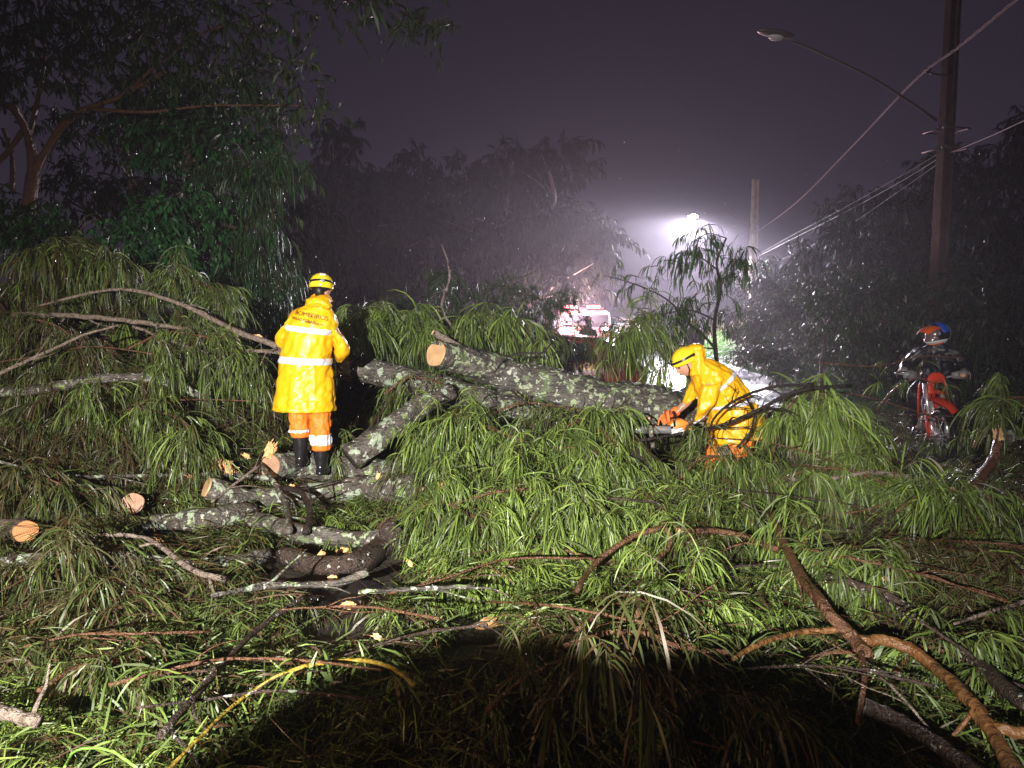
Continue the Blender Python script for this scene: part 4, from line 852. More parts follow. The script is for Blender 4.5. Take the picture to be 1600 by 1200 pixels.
rc2 = cloth('raincoat', [coat2, sN2, sF2], 'coat', f2, .010)
B = MB(); coat2.band(B, lambda th: 3.95, .13, .012); B.build('reflective_band', M['reflect'], rc2)
B = MB(); coat2.band(B, lambda th: 2.35, .15, .012); B.build('reflective_band', M['reflect'], rc2)
B = MB(); sN2.band(B, lambda th: 4.55, .22, .009); B.build('reflective_band', M['reflect'], rc2)
B = MB(); sF2.band(B, lambda th: 3.45, .25, .009); B.build('reflective_band', M['reflect'], rc2)
hd = MB()   # hood standing up stiffly behind the helmet
Sweep([(U(1091, 583), Vector((.105, 0, .03)), Vector((0, .15, 0))), (U(1089, 570), Vector((.088, 0, .01)), Vector((0, .135, 0))), (U(1088, 556), Vector((.078, 0, 0)), Vector((0, .12, 0))), (U(1088, 545), Vector((.076, 0, .0)), Vector((0, .105, 0))), (U(1088, 540), Vector((.066, 0, .0)), Vector((0, .09, 0))), (U(1088, 537), Vector((.035, 0, .0)), Vector((0, .05, 0))), (U(1088, 536.5), Vector((.008, 0, .0)), Vector((0, .01, 0)))], fold=.012, seed=5).mesh(hd)
hd.build('hood', M['coat'], rc2, remesh=.008)
helmet_rescue(f2, U(1071, 560), .110, fdir + Vector((0, 0, .25)), upd)
mb = MB(); e = U(1072, 567)
for s_ in (-1, 1): mb = MB(); mb.ball(e + Rf @ Vector((.036 * s_, .088, .012)), .011, nu=10, nv=6); mb.build('eye', M['hair'], f2)
mb = MB(); mb.tube([e + Rf @ Vector((.085, .02, .03)), e + Rf @ Vector((.08, .03, -.05)), e + Rf @ Vector((.03, .07, -.118)), e + Rf @ Vector((-.03, .07, -.118)), e + Rf @ Vector((-.08, .03, -.05)), e + Rf @ Vector((-.085, .02, .03))], .007, 6); mb.build('chin_strap', M['black'], f2)
for y, kx in ((-.13, 1), (.13, -1)):
    tr = Sweep([(U(1150 + 8 * kx, 675, y), Vector((.135, 0, 0)), Vector((0, .12, 0))), (U(1138 + 12 * kx, 712, y * 1.2), Vector((.12, 0, -.03)), Vector((0, .11, 0))), (U(1128 + 12 * kx, 748, y * 1.3), Vector((.10, 0, 0)), Vector((0, .10, 0))), (U(1150 + 10 * kx, 788, y * 1.3), Vector((.09, 0, .02)), Vector((0, .09, 0)))], fold=.016, seed=y, nf=6)
    cloth('trouser_leg', [tr], 'orange', f2, .010)
    bt = MB(); a = U(1154 + 10 * kx, 790, y * 1.3); fz = -f2o.z
    Sweep([(a, Vector((.06, 0, 0)), Vector((0, .06, 0))), (Vector((a.x, a.y, fz + .13)), Vector((.055, 0, 0)), Vector((0, .052, 0))), (Vector((a.x - .05, a.y, fz + .07)), Vector((.11, 0, 0)), Vector((0, .054, 0))), (Vector((a.x - .06, a.y, fz + .045)), Vector((.15, 0, 0)), Vector((0, .05, 0)))]).mesh(bt); bt.build('boot', M['black'], f2, remesh=.01)
g1 = MB(); hand(g1, wrN + Vector((-.01, 0, 0)), U(1076, 664, -.06) - wrN, (-.3, .2, -1), .19, .9, 1); g1.tube([wrN * .8 + elN * .2, wrN], [.05, .042], 12); g1.build('glove', M['glove_brown'], f2, remesh=.006)
g1 = MB(); hand(g1, wrF, U(1036, 652, -.02) - wrF, (-.2, 0, -1), .20, 1.1, -1); g1.tube([wrF * .8 + elF * .2, wrF], [.05, .042], 12); g1.build('glove', M['glove'], f2, remesh=.006)

# ---- chainsaw
cs0 = P(1060, 668, f2d - .03)
cs = thing('chainsaw', 'orange and white chainsaw held by the crouching firefighter', 'chainsaw', cs0)
mb = MB(); mb.plate([(-.09, -.05), (-.10, .03), (-.06, .075), (.02, .085), (.09, .05), (.11, -.01), (.09, -.055)], .13, Matrix.Rotation(math.pi / 2, 4, 'X')); mb.build('motor_housing', M['saw'], cs, bevel=.015)
mb = MB(); mb.plate([(-.08, -.055), (-.08, .0), (.02, .01), (.05, -.04), (.03, -.06)], .03, Matrix.Translation((0, -.075, 0)) @ Matrix.Rotation(math.pi / 2, 4, 'X')); mb.build('bar_cover', M['white'], cs, bevel=.006)
mb = MB(); L_ = .42; ol = [(-.06, -.032), (-L_ + .03, -.030)] + [(-L_ + .03 - .03 * math.cos(a), .030 * math.sin(a)) for a in np.linspace(-1.4, 1.4, 7)] + [(-L_ + .03, .030), (-.06, .034)]
mb.plate(ol, .010, Matrix.Translation((0, -.06, -.012)) @ Matrix.Rotation(math.pi / 2, 4, 'X')); mb.build('guide_bar', M['steel'], cs)
mb = MB(); mb.tube([(x, -.06, z - .012) for x, z in [(-.06, -.036), (-L_ + .03, -.036), (-L_ - .004, -.018), (-L_ - .008, 0), (-L_ - .004, .018), (-L_ + .03, .036), (-.06, .038)]], .005, 6); mb.build('chain', M['black'], cs)
mb = MB(); mb.tube(cr([(-.05, -.07, .02), (-.06, -.085, .09), (-.045, -.03, .135), (-.04, .05, .135), (-.04, .08, .06), (-.03, .07, -.03)], 4), .011, 8); mb.build('front_handle', M['black'], cs)
mb = MB(); mb.plate([(-.11, .05), (-.125, .15), (-.10, .16), (-.085, .06)], .12, Matrix.Rotation(math.pi / 2, 4, 'X')); mb.build('hand_guard', M['glove'], cs, bevel=.006)
mb = MB(); mb.tube(cr([(.08, 0, .04), (.15, 0, .06), (.23, 0, .03), (.235, 0, -.03), (.16, 0, -.055), (.08, 0, -.04)], 4), .016, 8); mb.build('rear_handle', M['grey'], cs)

# ---- a bystander just left of the camera, outside the picture, added to shade the foreground; only the shadow of the umbrella shows
ph = standing_low = thing('person', 'short bystander in dark rain cape added out of view so the body darkens the bottom edge', 'person', (-0.62, -0.60, 0)); ph.scale = (.95, .95, .95)
mb = MB(); Sweep([ring((0, 0, .75), .16, .13), ring((0, 0, 1.0), .16, .12), ring((0, 0, 1.2), .18, .11), ring((0, 0, 1.28), .06, .06), ring((0, .02, 1.36), .06, .06)]).mesh(mb)
for s_ in (-1, 1):
    Sweep(limb_secs([(s_ * .1, 0, .78), (s_ * .11, .03, .42), (s_ * .11, 0, .06)], [.1, .07, .05])).mesh(mb)
    Sweep(limb_secs([(s_ * .17, 0, 1.2), (s_ * .24, .08, 1.0), (s_ * .08, .24, 1.12)], [.055, .045, .035])).mesh(mb)
    hand(mb, (s_ * .06, .24, 1.12), (-s_ * .8, .6, .3), (-s_, -.5, 0), thumb=s_)
head_ball(mb, (0, .03, 1.43), .10, (0, 1, -.05)); mb.build('body', M['skin'], ph, remesh=.012)
mb = MB(); Sweep([ring((0, 0, .30), .40, .28), ring((0, 0, .7), .38, .26), ring((0, .02, 1.0), .33, .22), ring((0, 0, 1.22), .24, .15), ring((0, 0, 1.34), .12, .12), ring((0, .0, 1.46), .13, .14), ring((0, .0, 1.55), .07, .08)], fold=.03).mesh(mb); mb.build('rain_cape', M['blackcloth'], ph, remesh=.015)
for s_ in (-1, 1):
    mb = MB(); Sweep([ring((s_ * .11, 0, .35), .07, .07), ring((s_ * .11, 0, .12), .06, .07), ring((s_ * .11, .05, .05), .055, .14)]).mesh(mb); mb.build('boot', M['black'], ph, remesh=.012)
um = thing('shade_umbrella', 'wide dark umbrella added out of view to cast a round shadow over the foreground branches', 'shade_umbrella', (-0.64, -0.52, 0))  # assumed caster, added and sized to throw the broad foreground shadow
mb = MB(); V = []; n = 40
for j in range(9):
    a = j / 8 * 1.25
    for i in range(n): t = 2 * math.pi * i / n; k = 1 + .04 * math.cos(t * 8) * (j / 8); V.append((.80 * math.sin(a) * math.cos(t) * k, .60 * math.sin(a) * math.sin(t) * k, 1.345 + .32 * math.cos(a)))
mb.add(V, [(j * n + i, (j + 1) * n + i, (j + 1) * n + (i + 1) % n, j * n + (i + 1) % n) for j in range(8) for i in range(n)]); cn = mb.build('canopy', M['blackcloth'], um); cn.modifiers.new('s', 'SOLIDIFY').thickness = .004
mb = MB(); mb.tube([(0, 0, 1.70), (0, .1, 1.4), (.0, .16, 1.05)], .009, 8); mb.build('shaft', M['steel'], um)
for i in range(8):
    t = math.pi / 4 * i; mb = MB(); mb.tube([(.76 * math.sin(q * 1.25) * math.cos(t), .56 * math.sin(q * 1.25) * math.sin(t), 1.33 + .32 * math.cos(q * 1.25)) for q in (0, .33, .66, 1)], .003, 5); mb.build('rib', M['steel'], um)

# ---------------------------------------------------------------- motorcycle and its rider (front turned to the camera, a little to the right)
by, byaw = 9.0, R(145)
bp = P(1446, 735, by); B0 = Vector((bp.x, by, 0))
bk = thing('motorcycle', 'orange and black off-road motorcycle with spoked front wheel among the leaves', 'motorcycle', Vector((P(1460, 600, 9.7).x, 9.68, .045)), byaw)
def wheel(c, r, w, nm):
    h = thing_part('wheel', bk); h.location = c
    mb = MB(); n = 56; V = []; 
    for i in range(n):
        a = 2 * math.pi * i / n; kn = .012 if i % 2 else 0
        for k in range(10):
            b = 2 * math.pi * k / 10; rr = r - w * .5 + w * .5 * math.cos(b) + (kn if math.cos(b) > .4 else 0)
            V.append((w * .5 * math.sin(b), rr * math.cos(a), rr * math.sin(a)))
    mb.add(V, [(i * 10 + k, i * 10 + (k + 1) % 10, ((i + 1) % n) * 10 + (k + 1) % 10, ((i + 1) % n) * 10 + k) for i in range(n) for k in range(10)]); mb.build('tyre', M['black'], h)
    mb = MB(); mb.tube([(0, (r - w) * math.cos(a), (r - w) * math.sin(a)) for a in np.linspace(0, 2 * math.pi, 41)], .014, 8, cap=False); mb.build('rim', M['rim'], h)
    mb = MB(); mb.tube([(-.05, 0, 0), (-.02, 0, 0), (.02, 0, 0), (.05, 0, 0)], [.03, .03], 14); mb.build('hub', M['steel'], h)
    mb = MB()
    for i in range(28):
        a = 2 * math.pi * i / 28; s_ = 1 if i % 2 else -1; a2 = a + .25 * (1 if i % 4 < 2 else -1)
        mb.tube([(s_ * .035, .03 * math.cos(a), .03 * math.sin(a)), (0, (r - w) * math.cos(a2), (r - w) * math.sin(a2))], .0045, 4)
    mb.build('spokes', M['rim'], h)
    mb = MB(); mb.tube([(.05, 0, 0), (.056, 0, 0)], [.11, .11], 24); mb.build('brake_disc', M['steel'], h)
wheel((0, .72, .345), .345, .085, 'f'); wheel((0, -.74, .33), .33, .11, 'r')
for s_ in (-1, 1):
    mb = MB(); mb.tube([(s_ * .09, .73, .34), (s_ * .10, .62, .62)], .032, 12); mb.tube([(s_ * .10, .62, .60), (s_ * .10, .47, .98)], .026, 12); mb.build('fork_leg', M['steel'], bk)
    mb = MB(); mb.plate([(-.05, 0), (.05, 0), (.045, .30), (-.04, .32)], .02, Matrix.Translation((s_ * .14, .735, .33)) @ Matrix.Rotation(.32, 4, 'X') @ Matrix.Rotation(math.pi / 2, 4, 'Y') @ Matrix.Rotation(math.pi / 2, 4, 'Z')); mb.build('fork_guard', M['bikered'], bk, bevel=.006)
mb = MB(); V = []
for i in range(13):
    u = i / 12; y = .40 + .66 * u - .0; z = .80 + .045 * math.sin(u * 3) - .10 * u * u; w = .055 + .06 * math.sin(min(u * 1.25, 1) * math.pi) * (1 - .3 * u)
    for k in range(7):
        v = (k - 3) / 3; V.append((w * v, y, z - .035 * v * v)); 
n = len(V); V += [(a, b, c - .008) for a, b, c in V]
Fc = [(i * 7 + k, i * 7 + k + 1, i * 7 + 8 + k, i * 7 + 7 + k) for i in range(12) for k in range(6)]; Fc += [(d + n, c + n, b + n, a + n) for a, b, c, d in Fc]
mb.add(V, Fc); mb.build('front_fender', M['bikered'], bk)
mb = MB(); mb.plate([(-.12, -.02), (.12, -.02), (.10, .20), (.05, .25), (-.05, .25), (-.10, .20)], .03, Matrix.Translation((0, .60, .88)) @ Matrix.Rotation(math.pi / 2 + .25, 4, 'X')); hl = mb.build('headlight_mask', M['bikered'], bk, bevel=.01)
mb = MB(); mb.ball((0, .635, .96), (.065, .03, .05), nu=16, nv=10); mb.build('headlight', M['glass'], bk)
mb = MB(); mb.tube(cr([(-.40, .36, 1.10), (-.26, .40, 1.12), (-.12, .45, 1.05), (0, .455, 1.04), (.12, .45, 1.05), (.26, .40, 1.12), (.40, .36, 1.10)], 4), .013, 8); mb.build('handlebar', M['chrome'], bk)
for s_ in (-1, 1):
    mb = MB(); mb.tube([(s_ * .40, .36, 1.10), (s_ * .28, .395, 1.12)], .018, 10); mb.build('grip', M['black'], bk)
    mb = MB(); mb.tube(cr([(s_ * .42, .37, 1.10), (s_ * .40, .47, 1.10), (s_ * .28, .52, 1.09), (s_ * .16, .48, 1.06)], 4), [.012, .014], 8); mb.plate([(-.10, -.05), (.09, -.04), (.10, .03), (0, .06), (-.10, .04)], .012, Matrix.Translation((s_ * .30, .53, 1.09)) @ Matrix.Rotation(math.pi / 2, 4, 'X')); mb.build('hand_guard', M['grey'], bk)
    mb = MB(); mb.plate([(-.24, .02), (-.02, .20), (.14, .16), (.20, -.02), (.04, -.30), (-.06, -.24), (-.10, -.06)], .02, Matrix.Translation((s_ * .15, .20, .78)) @ Matrix.Rotation(math.pi / 2, 4, 'Y') @ Matrix.Rotation(math.pi / 2, 4, 'Z')); mb.build('radiator_shroud', M['bikered'], bk, bevel=.008)
    mb = MB(); mb.tube([(s_ * .10, -.1, .36), (s_ * .24, -.1, .35)], .014, 8); mb.build('footpeg', M['steel'], bk)
mb = MB(); mb.tube(cr([(.24, .42, 1.12), (.30, .42, 1.25), (.36, .40, 1.34)], 4), .006, 6); mb.ball((.38, .40, 1.38), (.055, .015, .04), nu=14, nv=8); mb.build('mirror', M['black'], bk)
mb = MB(); mb.ball((0, .10, .86), (.13, .22, .12), nu=20, nv=12); mb.build('fuel_tank', M['black'], bk)
mb = MB(); Sweep([((0, .14, .93), Vector((.08, 0, 0)), Vector((0, 0, .035))), ((0, -.15, .90), Vector((.10, 0, 0)), Vector((0, 0, .04))), ((0, -.45, .93), Vector((.11, 0, 0)), Vector((0, 0, .04))), ((0, -.66, .96), Vector((.07, 0, 0)), Vector((0, 0, .03)))][0:4] and [(Vector(c), a, b) for c, a, b in [((0, .14, .93), Vector((.08, 0, 0)), Vector((0, 0, .035))), ((0, -.15, .90), Vector((.10, 0, 0)), Vector((0, 0, .04))), ((0, -.45, .93), Vector((.11, 0, 0)), Vector((0, 0, .04))), ((0, -.66, .96), Vector((.07, 0, 0)), Vector((0, 0, .03)))]]).mesh(mb, 12, 16); mb.build('seat', M['black'], bk)
mb = MB(); mb.plate([(-.62, .90), (-1.05, .99), (-1.04, 1.02), (-.60, .96)], .16, Matrix.Rotation(math.pi / 2, 4, 'Y') @ Matrix.Rotation(math.pi / 2, 4, 'Z')); mb.build('rear_fender', M['bikered'], bk, bevel=.01)
mb = MB()
for s_ in (-1, 1):
    mb.tube(cr([(0, .42, .95), (s_ * .07, .28, .55), (s_ * .08, .12, .32), (s_ * .09, -.15, .30), (s_ * .09, -.25, .55), (s_ * .07, -.1, .82), (0, .38, .90)], 5), .018, 8); mb.tube([(s_ * .07, -.2, .40), (s_ * .08, -.74, .33)], .024, 8)
mb.build('frame', M['bikered'], bk)
mb = MB(); mb.ball((0, .0, .40), (.12, .16, .12), nu=16, nv=10, fn=lambda n: 1 + .1 * math.sin(n.x * 20)); mb.tube([(0, .04, .45), (0, .12, .70)], [.075, .06], 14)
for k in range(7): mb.tube([(0, .055 + k * .012, .49 + k * .03), (0, .058 + k * .012, .498 + k * .03)], [.10, .10], 16)
mb.build('engine', M['steel'], bk)
mb = MB(); mb.tube(cr([(.06, .14, .62), (.12, .24, .50), (.14, .1, .36), (.15, -.2, .5), (.15, -.45, .72), (.15, -.75, .80)], 5), [.022, .03, .06], 12); mb.build('exhaust', M['steel'], bk)
for c_ in list(bk.children):
    if c_.name.split('.')[0] in ('fork_leg', 'fork_guard', 'front_fender', 'headlight_mask', 'headlight', 'handlebar', 'grip', 'hand_guard', 'mirror') or (c_.name.startswith('wheel') and c_.location.y > 0):
        c_.matrix_local = Matrix.Translation((0, .45, 0)) @ Matrix.Rotation(R(33), 4, 'Z') @ Matrix.Translation((0, -.45, 0)) @ Matrix.Translation(c_.location)   # steered to its left
rd_ = thing('person', 'motorcycle rider in dark wet jacket with orange and blue peaked helmet', 'person', bk.location, byaw)
mb = MB()
Sweep([ring((0, -.12, .90), .17, .15), ring((0, -.10, 1.1), .16, .12), ring((0, -.04, 1.3), .18, .12), ring((0, 0, 1.40), .17, .11), ring((0, .02, 1.46), .07, .07), ring((0, .04, 1.52), .06, .06)]).mesh(mb)
for s_ in (-1, 1):
    Sweep(limb_secs([(s_ * .12, -.12, .92), (s_ * .22, .18, .80), (s_ * .18, -.02, .42), (s_ * .18, .06, .36)], [.09, .06, .035, .03])).mesh(mb)
    Sweep(limb_secs([(s_ * .18, .0, 1.38), (s_ * .33, .10, 1.18), (s_ * .33, .33, 1.13)], [.045, .04, .03])).mesh(mb)
    hand(mb, (s_ * .33, .30, 1.15), (0, 1, -.2), (0, -.3, -1), curl=1.2, thumb=-s_)
hc = Vector((0, .06, 1.58)); look = Matrix.Rotation(-byaw, 3, 'Z') @ Vector((-.93, -.36, -.14))
Rh = head_ball(mb, hc, .10, look); mb.build('body', M['skin'], rd_, remesh=.012)
mb = MB(); Sweep([ring((0, -.12, .86), .20, .17), ring((0, -.10, 1.08), .19, .15), ring((0, -.04, 1.28), .215, .15), ring((0, 0, 1.40), .19, .13), ring((0, .02, 1.47), .10, .09)], fold=.025, seed=4).mesh(mb)
for s_ in (-1, 1): Sweep(limb_secs([(s_ * .15, .0, 1.36), (s_ * .26, .03, 1.28), (s_ * .34, .10, 1.17), (s_ * .335, .22, 1.14), (s_ * .33, .30, 1.14)], [.09, .085, .075, .062, .05]), fold=.02).mesh(mb)
mb.build('jacket', M['blackcloth'], rd_, remesh=.012)
for s_ in (-1, 1): mb = MB(); mb.ball((s_ * .335, .345, 1.115), (.058, .078, .052), nu=14, nv=8, fn=lambda n: 1 + .1 * math.sin(n.x * 25)); mb.build('glove', M['grey'], rd_)
for s_ in (-1, 1):
    mb = MB(); Sweep(limb_secs([(s_ * .11, -.12, .92), (s_ * .22, .18, .80), (s_ * .185, .0, .48)], [.125, .09, .07]), fold=.015).mesh(mb); mb.build('trouser_leg', M['blackcloth'], rd_, remesh=.012)
    mb = MB(); Sweep(limb_secs([(s_ * .185, .0, .55), (s_ * .185, -.04, .35), (s_ * .19, .05, .30), (s_ * .19, .18, .29)], [.075, .06, .055, .045])).mesh(mb); mb.build('boot', M['black'], rd_, remesh=.012)
hh = thing_part('helmet', rd_)
def hpt(n, k=1.0): return hc + Rh @ Vector((n.x * .135 * k, n.y * .165 * k, n.z * .15 * k + .01))
def hshell(name, m, cond, k=1.0):
    V = []; nu, nv = 48, 32
    for j in range(nv + 1):
        ph = math.pi * j / nv
        for i in range(nu):
            t = 2 * math.pi * i / nu; n = Vector((math.sin(ph) * math.cos(t), math.sin(ph) * math.sin(t), math.cos(ph)))
            kk = k * (1 + (.35 * max(0, n.y) ** 3 if n.z < -.28 else 0)); V.append(hpt(n, kk))
    Fc = []
    for j in range(nv):
        for i in range(nu):
            ph = math.pi * (j + .5) / nv; t = 2 * math.pi * (i + .5) / nu; n = Vector((math.sin(ph) * math.cos(t), math.sin(ph) * math.sin(t), math.cos(ph)))
            if cond(n): Fc.append((j * nu + i, (j + 1) * nu + i, (j + 1) * nu + (i + 1) % nu, j * nu + (i + 1) % nu))
    mb = MB(); mb.add(V, Fc); o = mb.build(name, M[m], hh); s = o.modifiers.new('s', 'SOLIDIFY'); s.thickness = .008; return o
opening = lambda n: n.y > .45 and -.42 < n.z < .38 and abs(n.x) < .75
hshell('shell', 'black', lambda n: n.z > -.8 and not opening(n))
hshell('side_panel', 'blue', lambda n: n.z > .22 and -.55 < n.y < .3 and abs(n.x) > .12, 1.02)
hshell('chin_bar', 'white', lambda n: n.z < -.38 and n.z > -.75 and n.y > -.25 and not opening(n), 1.02)
hshell('chin_stripe', 'helor', lambda n: n.z < -.62 and n.z > -.80 and n.y > .1, 1.04)
hshell('rear_stripe', 'reflect', lambda n: n.y < -.55 and abs(abs(n.x) - .5) < .10 and n.z > -.5, 1.025)
hshell('goggles', 'visor', lambda n: opening(n) and n.z > -.30, .97)
mb = MB(); V = []
for i in range(9):
    u = i / 8
    for k in range(9):
        v = (k - 4) / 4; w = .115 - .03 * u * u; V.append(hc + Rh @ Vector((w * v, .06 + .21 * u, .135 - .035 * v * v + .02 * math.sin(u * 3) - .05 * u)))
n = len(V); V += [v - Rh @ Vector((0, 0, .01)) for v in V]
Fc = [(i * 9 + k, i * 9 + k + 1, i * 9 + 10 + k, i * 9 + 9 + k) for i in range(8) for k in range(8)]; Fc += [(d + n, c + n, b + n, a + n) for a, b, c, d in Fc]
mb.add(V, Fc); mb.build('peak', M['helor'], hh)

# ------------------------------------------------------------------ power line: poles, street lamps, cables
def pole(label, x, y, h, z0, w, m):
    o = thing('utility_pole', label, 'utility pole', (x, y, z0), R(12), 'utility poles along the right verge')
    mb = MB(); t = .62   # double-T concrete pole: two flanges and a web
    for s_ in (-1, 1): mb.box((s_ * w * .36, 0, h / 2), (w * .28, w, h), taper=t)
    mb.box((0, 0, h / 2), (w * .5, w * .45, h), taper=t); mb.build('shaft', M[m], o, smooth=False, bevel=.012)
    return o
NP = Vector((P(1482, 300, 14).x, 14, 0)); FP = Vector((P(1177, 400, 38).x, 38, 0))
p1 = pole('tall brown near utility pole rising out of the picture behind the rider', NP.x - .1, 14, 10.5, 0.15, .23, 'concrete')
p2 = pole('distant pale utility pole on the grassy bank', FP.x, 38, 7.2, 1.4, .34, 'concrete_pale')
q1 = P(1476, 235, 14).z
for zz in (q1, q1 + .35):
    mb = MB(); mb.tube([(-.26, -.26, zz - .15), (.26, -.26, zz - .15), (.26, .26, zz - .15), (-.26, .26, zz - .15), (-.26, -.26, zz - .15)], .018, 6); mb.ball((-.28, -.28, zz - .15), .05, nu=10, nv=6); mb.build('clamp', M['metal_grey'], p1)
mb = MB(); mb.tube([(-.1, -.2, P(1430, 125, 14).z - .15), (-.62, -.25, P(1430, 125, 14).z - .15)], .018, 6); mb.ball((-.68, -.25, P(1430, 125, 14).z - .10), .06, nu=10, nv=8); mb.build('bracket', M['metal_grey'], p1)
def street_lamp(label, base, tip, lit, sag=.35):
    o = thing('street_lamp', label, 'street lamp', base, 0, 'street lamps over the road')
    b, t = Vector((0, 0, 0)), Vector(tip) - Vector(base); d = t.normalized()
    mb = MB(); mid = t * .5 + Vector((0, 0, sag)); Pn = cr([b, t * .25 + Vector((0, 0, sag * .7)), mid, t * .85 + Vector((0, 0, sag * .45)), t], 6); mb.tube(Pn, [.026, .018], 8); mb.build('arm', M['metal_grey'], o)
    mb = MB(); h = Vector((d.x, d.y, 0)).normalized(); s_ = Vector((-h.y, h.x, 0)); c = t + h * .26 + Vector((0, 0, .06 if not lit else 0))
    Rm = Matrix((h, s_, Vector((0, 0, 1)))).transposed()
    mb.ball(c, (.38, .12, .055), rot=Rm, nu=20, nv=10); mb.build('lamp_head', M['metal_grey'], o)
    mb = MB(); mb.ball(c + Vector((0, 0, -.05)), (.15, .08, .06) if not lit else (.26, .16, .11), rot=Rm, nu=16, nv=8); mb.build('lamp_glass', M['lamp_on' if lit else 'white'], o)
    return o, Vector(base) + c
street_lamp('unlit street lamp head on a long arm against the dark sky', NP + Vector((-.35, -.1, P(1470, 190, 14).z)), P(1232, 62, 12.6), False, .12)
sl, lp = street_lamp('brightly lit street lamp glowing through the rain', FP + Vector((-.1, 0, 6.3)), P(1090, 337, 37), True)
lamp('street_lamp_light', 'SPOT', lp + Vector((0, 0, -.25)), (0.93, 0.88, 1.0), 36000, .15, lp + Vector((-2.2, -1.5, -10)), 158, .25)
sl2, lp2 = street_lamp('far street lamp glowing behind the dark trees', (P(900, 440, 75).x, 75, 6.0), P(866, 441, 75), True)
mb = MB(); mb.tube([(0, 0, -6), (0, 0, .3)], [.14, .09], 10); mb.build('post', M['concrete_pale'], sl2)
lamp('far_lamp_light', 'SPOT', lp2 + Vector((0, 0, -.3)), (0.85, 0.88, 1.0), 40000, .15, lp2 + Vector((0, -1, -10)), 150, .4)
def cable(label, pts, r=.012, twist=False, sag=.0):
    o = thing('overhead_cable', label, 'cable', (0, 0, 0), 0, 'cables of the power line'); Pn = cr(pts, 14); mb = MB()
    if twist:
        T, A, Bq = frames(Pn); L_ = np.concatenate([[0], np.cumsum(np.linalg.norm(np.diff(Pn, axis=0), axis=1))])
        Lf = np.arange(0, L_[-1], .06); C_ = np.stack([np.interp(Lf, L_, Pn[:, k]) for k in range(3)], 1); T, A, Bq = frames(C_)
        for k in range(3):
            a = Lf * 6.5 + k * 2.094; q = C_ + (A * np.cos(a)[:, None] + Bq * np.sin(a)[:, None]) * .016; V, Fc = tube(q, r, 6); mb.add(V, Fc)
    else: mb.tube(Pn, r, 6)
    mb.build('conductor', M['cable'], o)
cable('bright twisted cable climbing steeply toward the upper right corner', [P(1172, 370, 38), P(1240, 320, 27), P(1330, 230, 19), P(1430, 125, 14), P(1500, 72, 11.6), P(1600, -10, 9.6)], .009, True)
cable('uppermost of the three thin cables meeting the near pole', [P(1180, 400, 38), P(1230, 372, 30), P(1300, 335, 22), P(1390, 285, 17), P(1474, 236, 14)], .005)
cable('middle of the three thin cables meeting the near pole', [P(1180, 403, 38), P(1225, 380, 30), P(1310, 337, 21.5), P(1400, 288, 16.8), P(1474, 243, 14)], .007)
cable('lowest of the three thin cables below the others', [P(1180, 415, 38), P(1230, 402, 30), P(1320, 355, 21), P(1400, 302, 16.8), P(1474, 250, 14)], .005)
cable('short cable leaving the near pole to the right', [P(1486, 238, 13.8), P(1545, 214, 12.0), P(1640, 170, 10)], .010)
cable('thin wire crossing behind the trees above the vehicles', [P(900, 452, 60), P(1000, 440, 50), P(1090, 425, 42), P(1176, 380, 38)], .012)

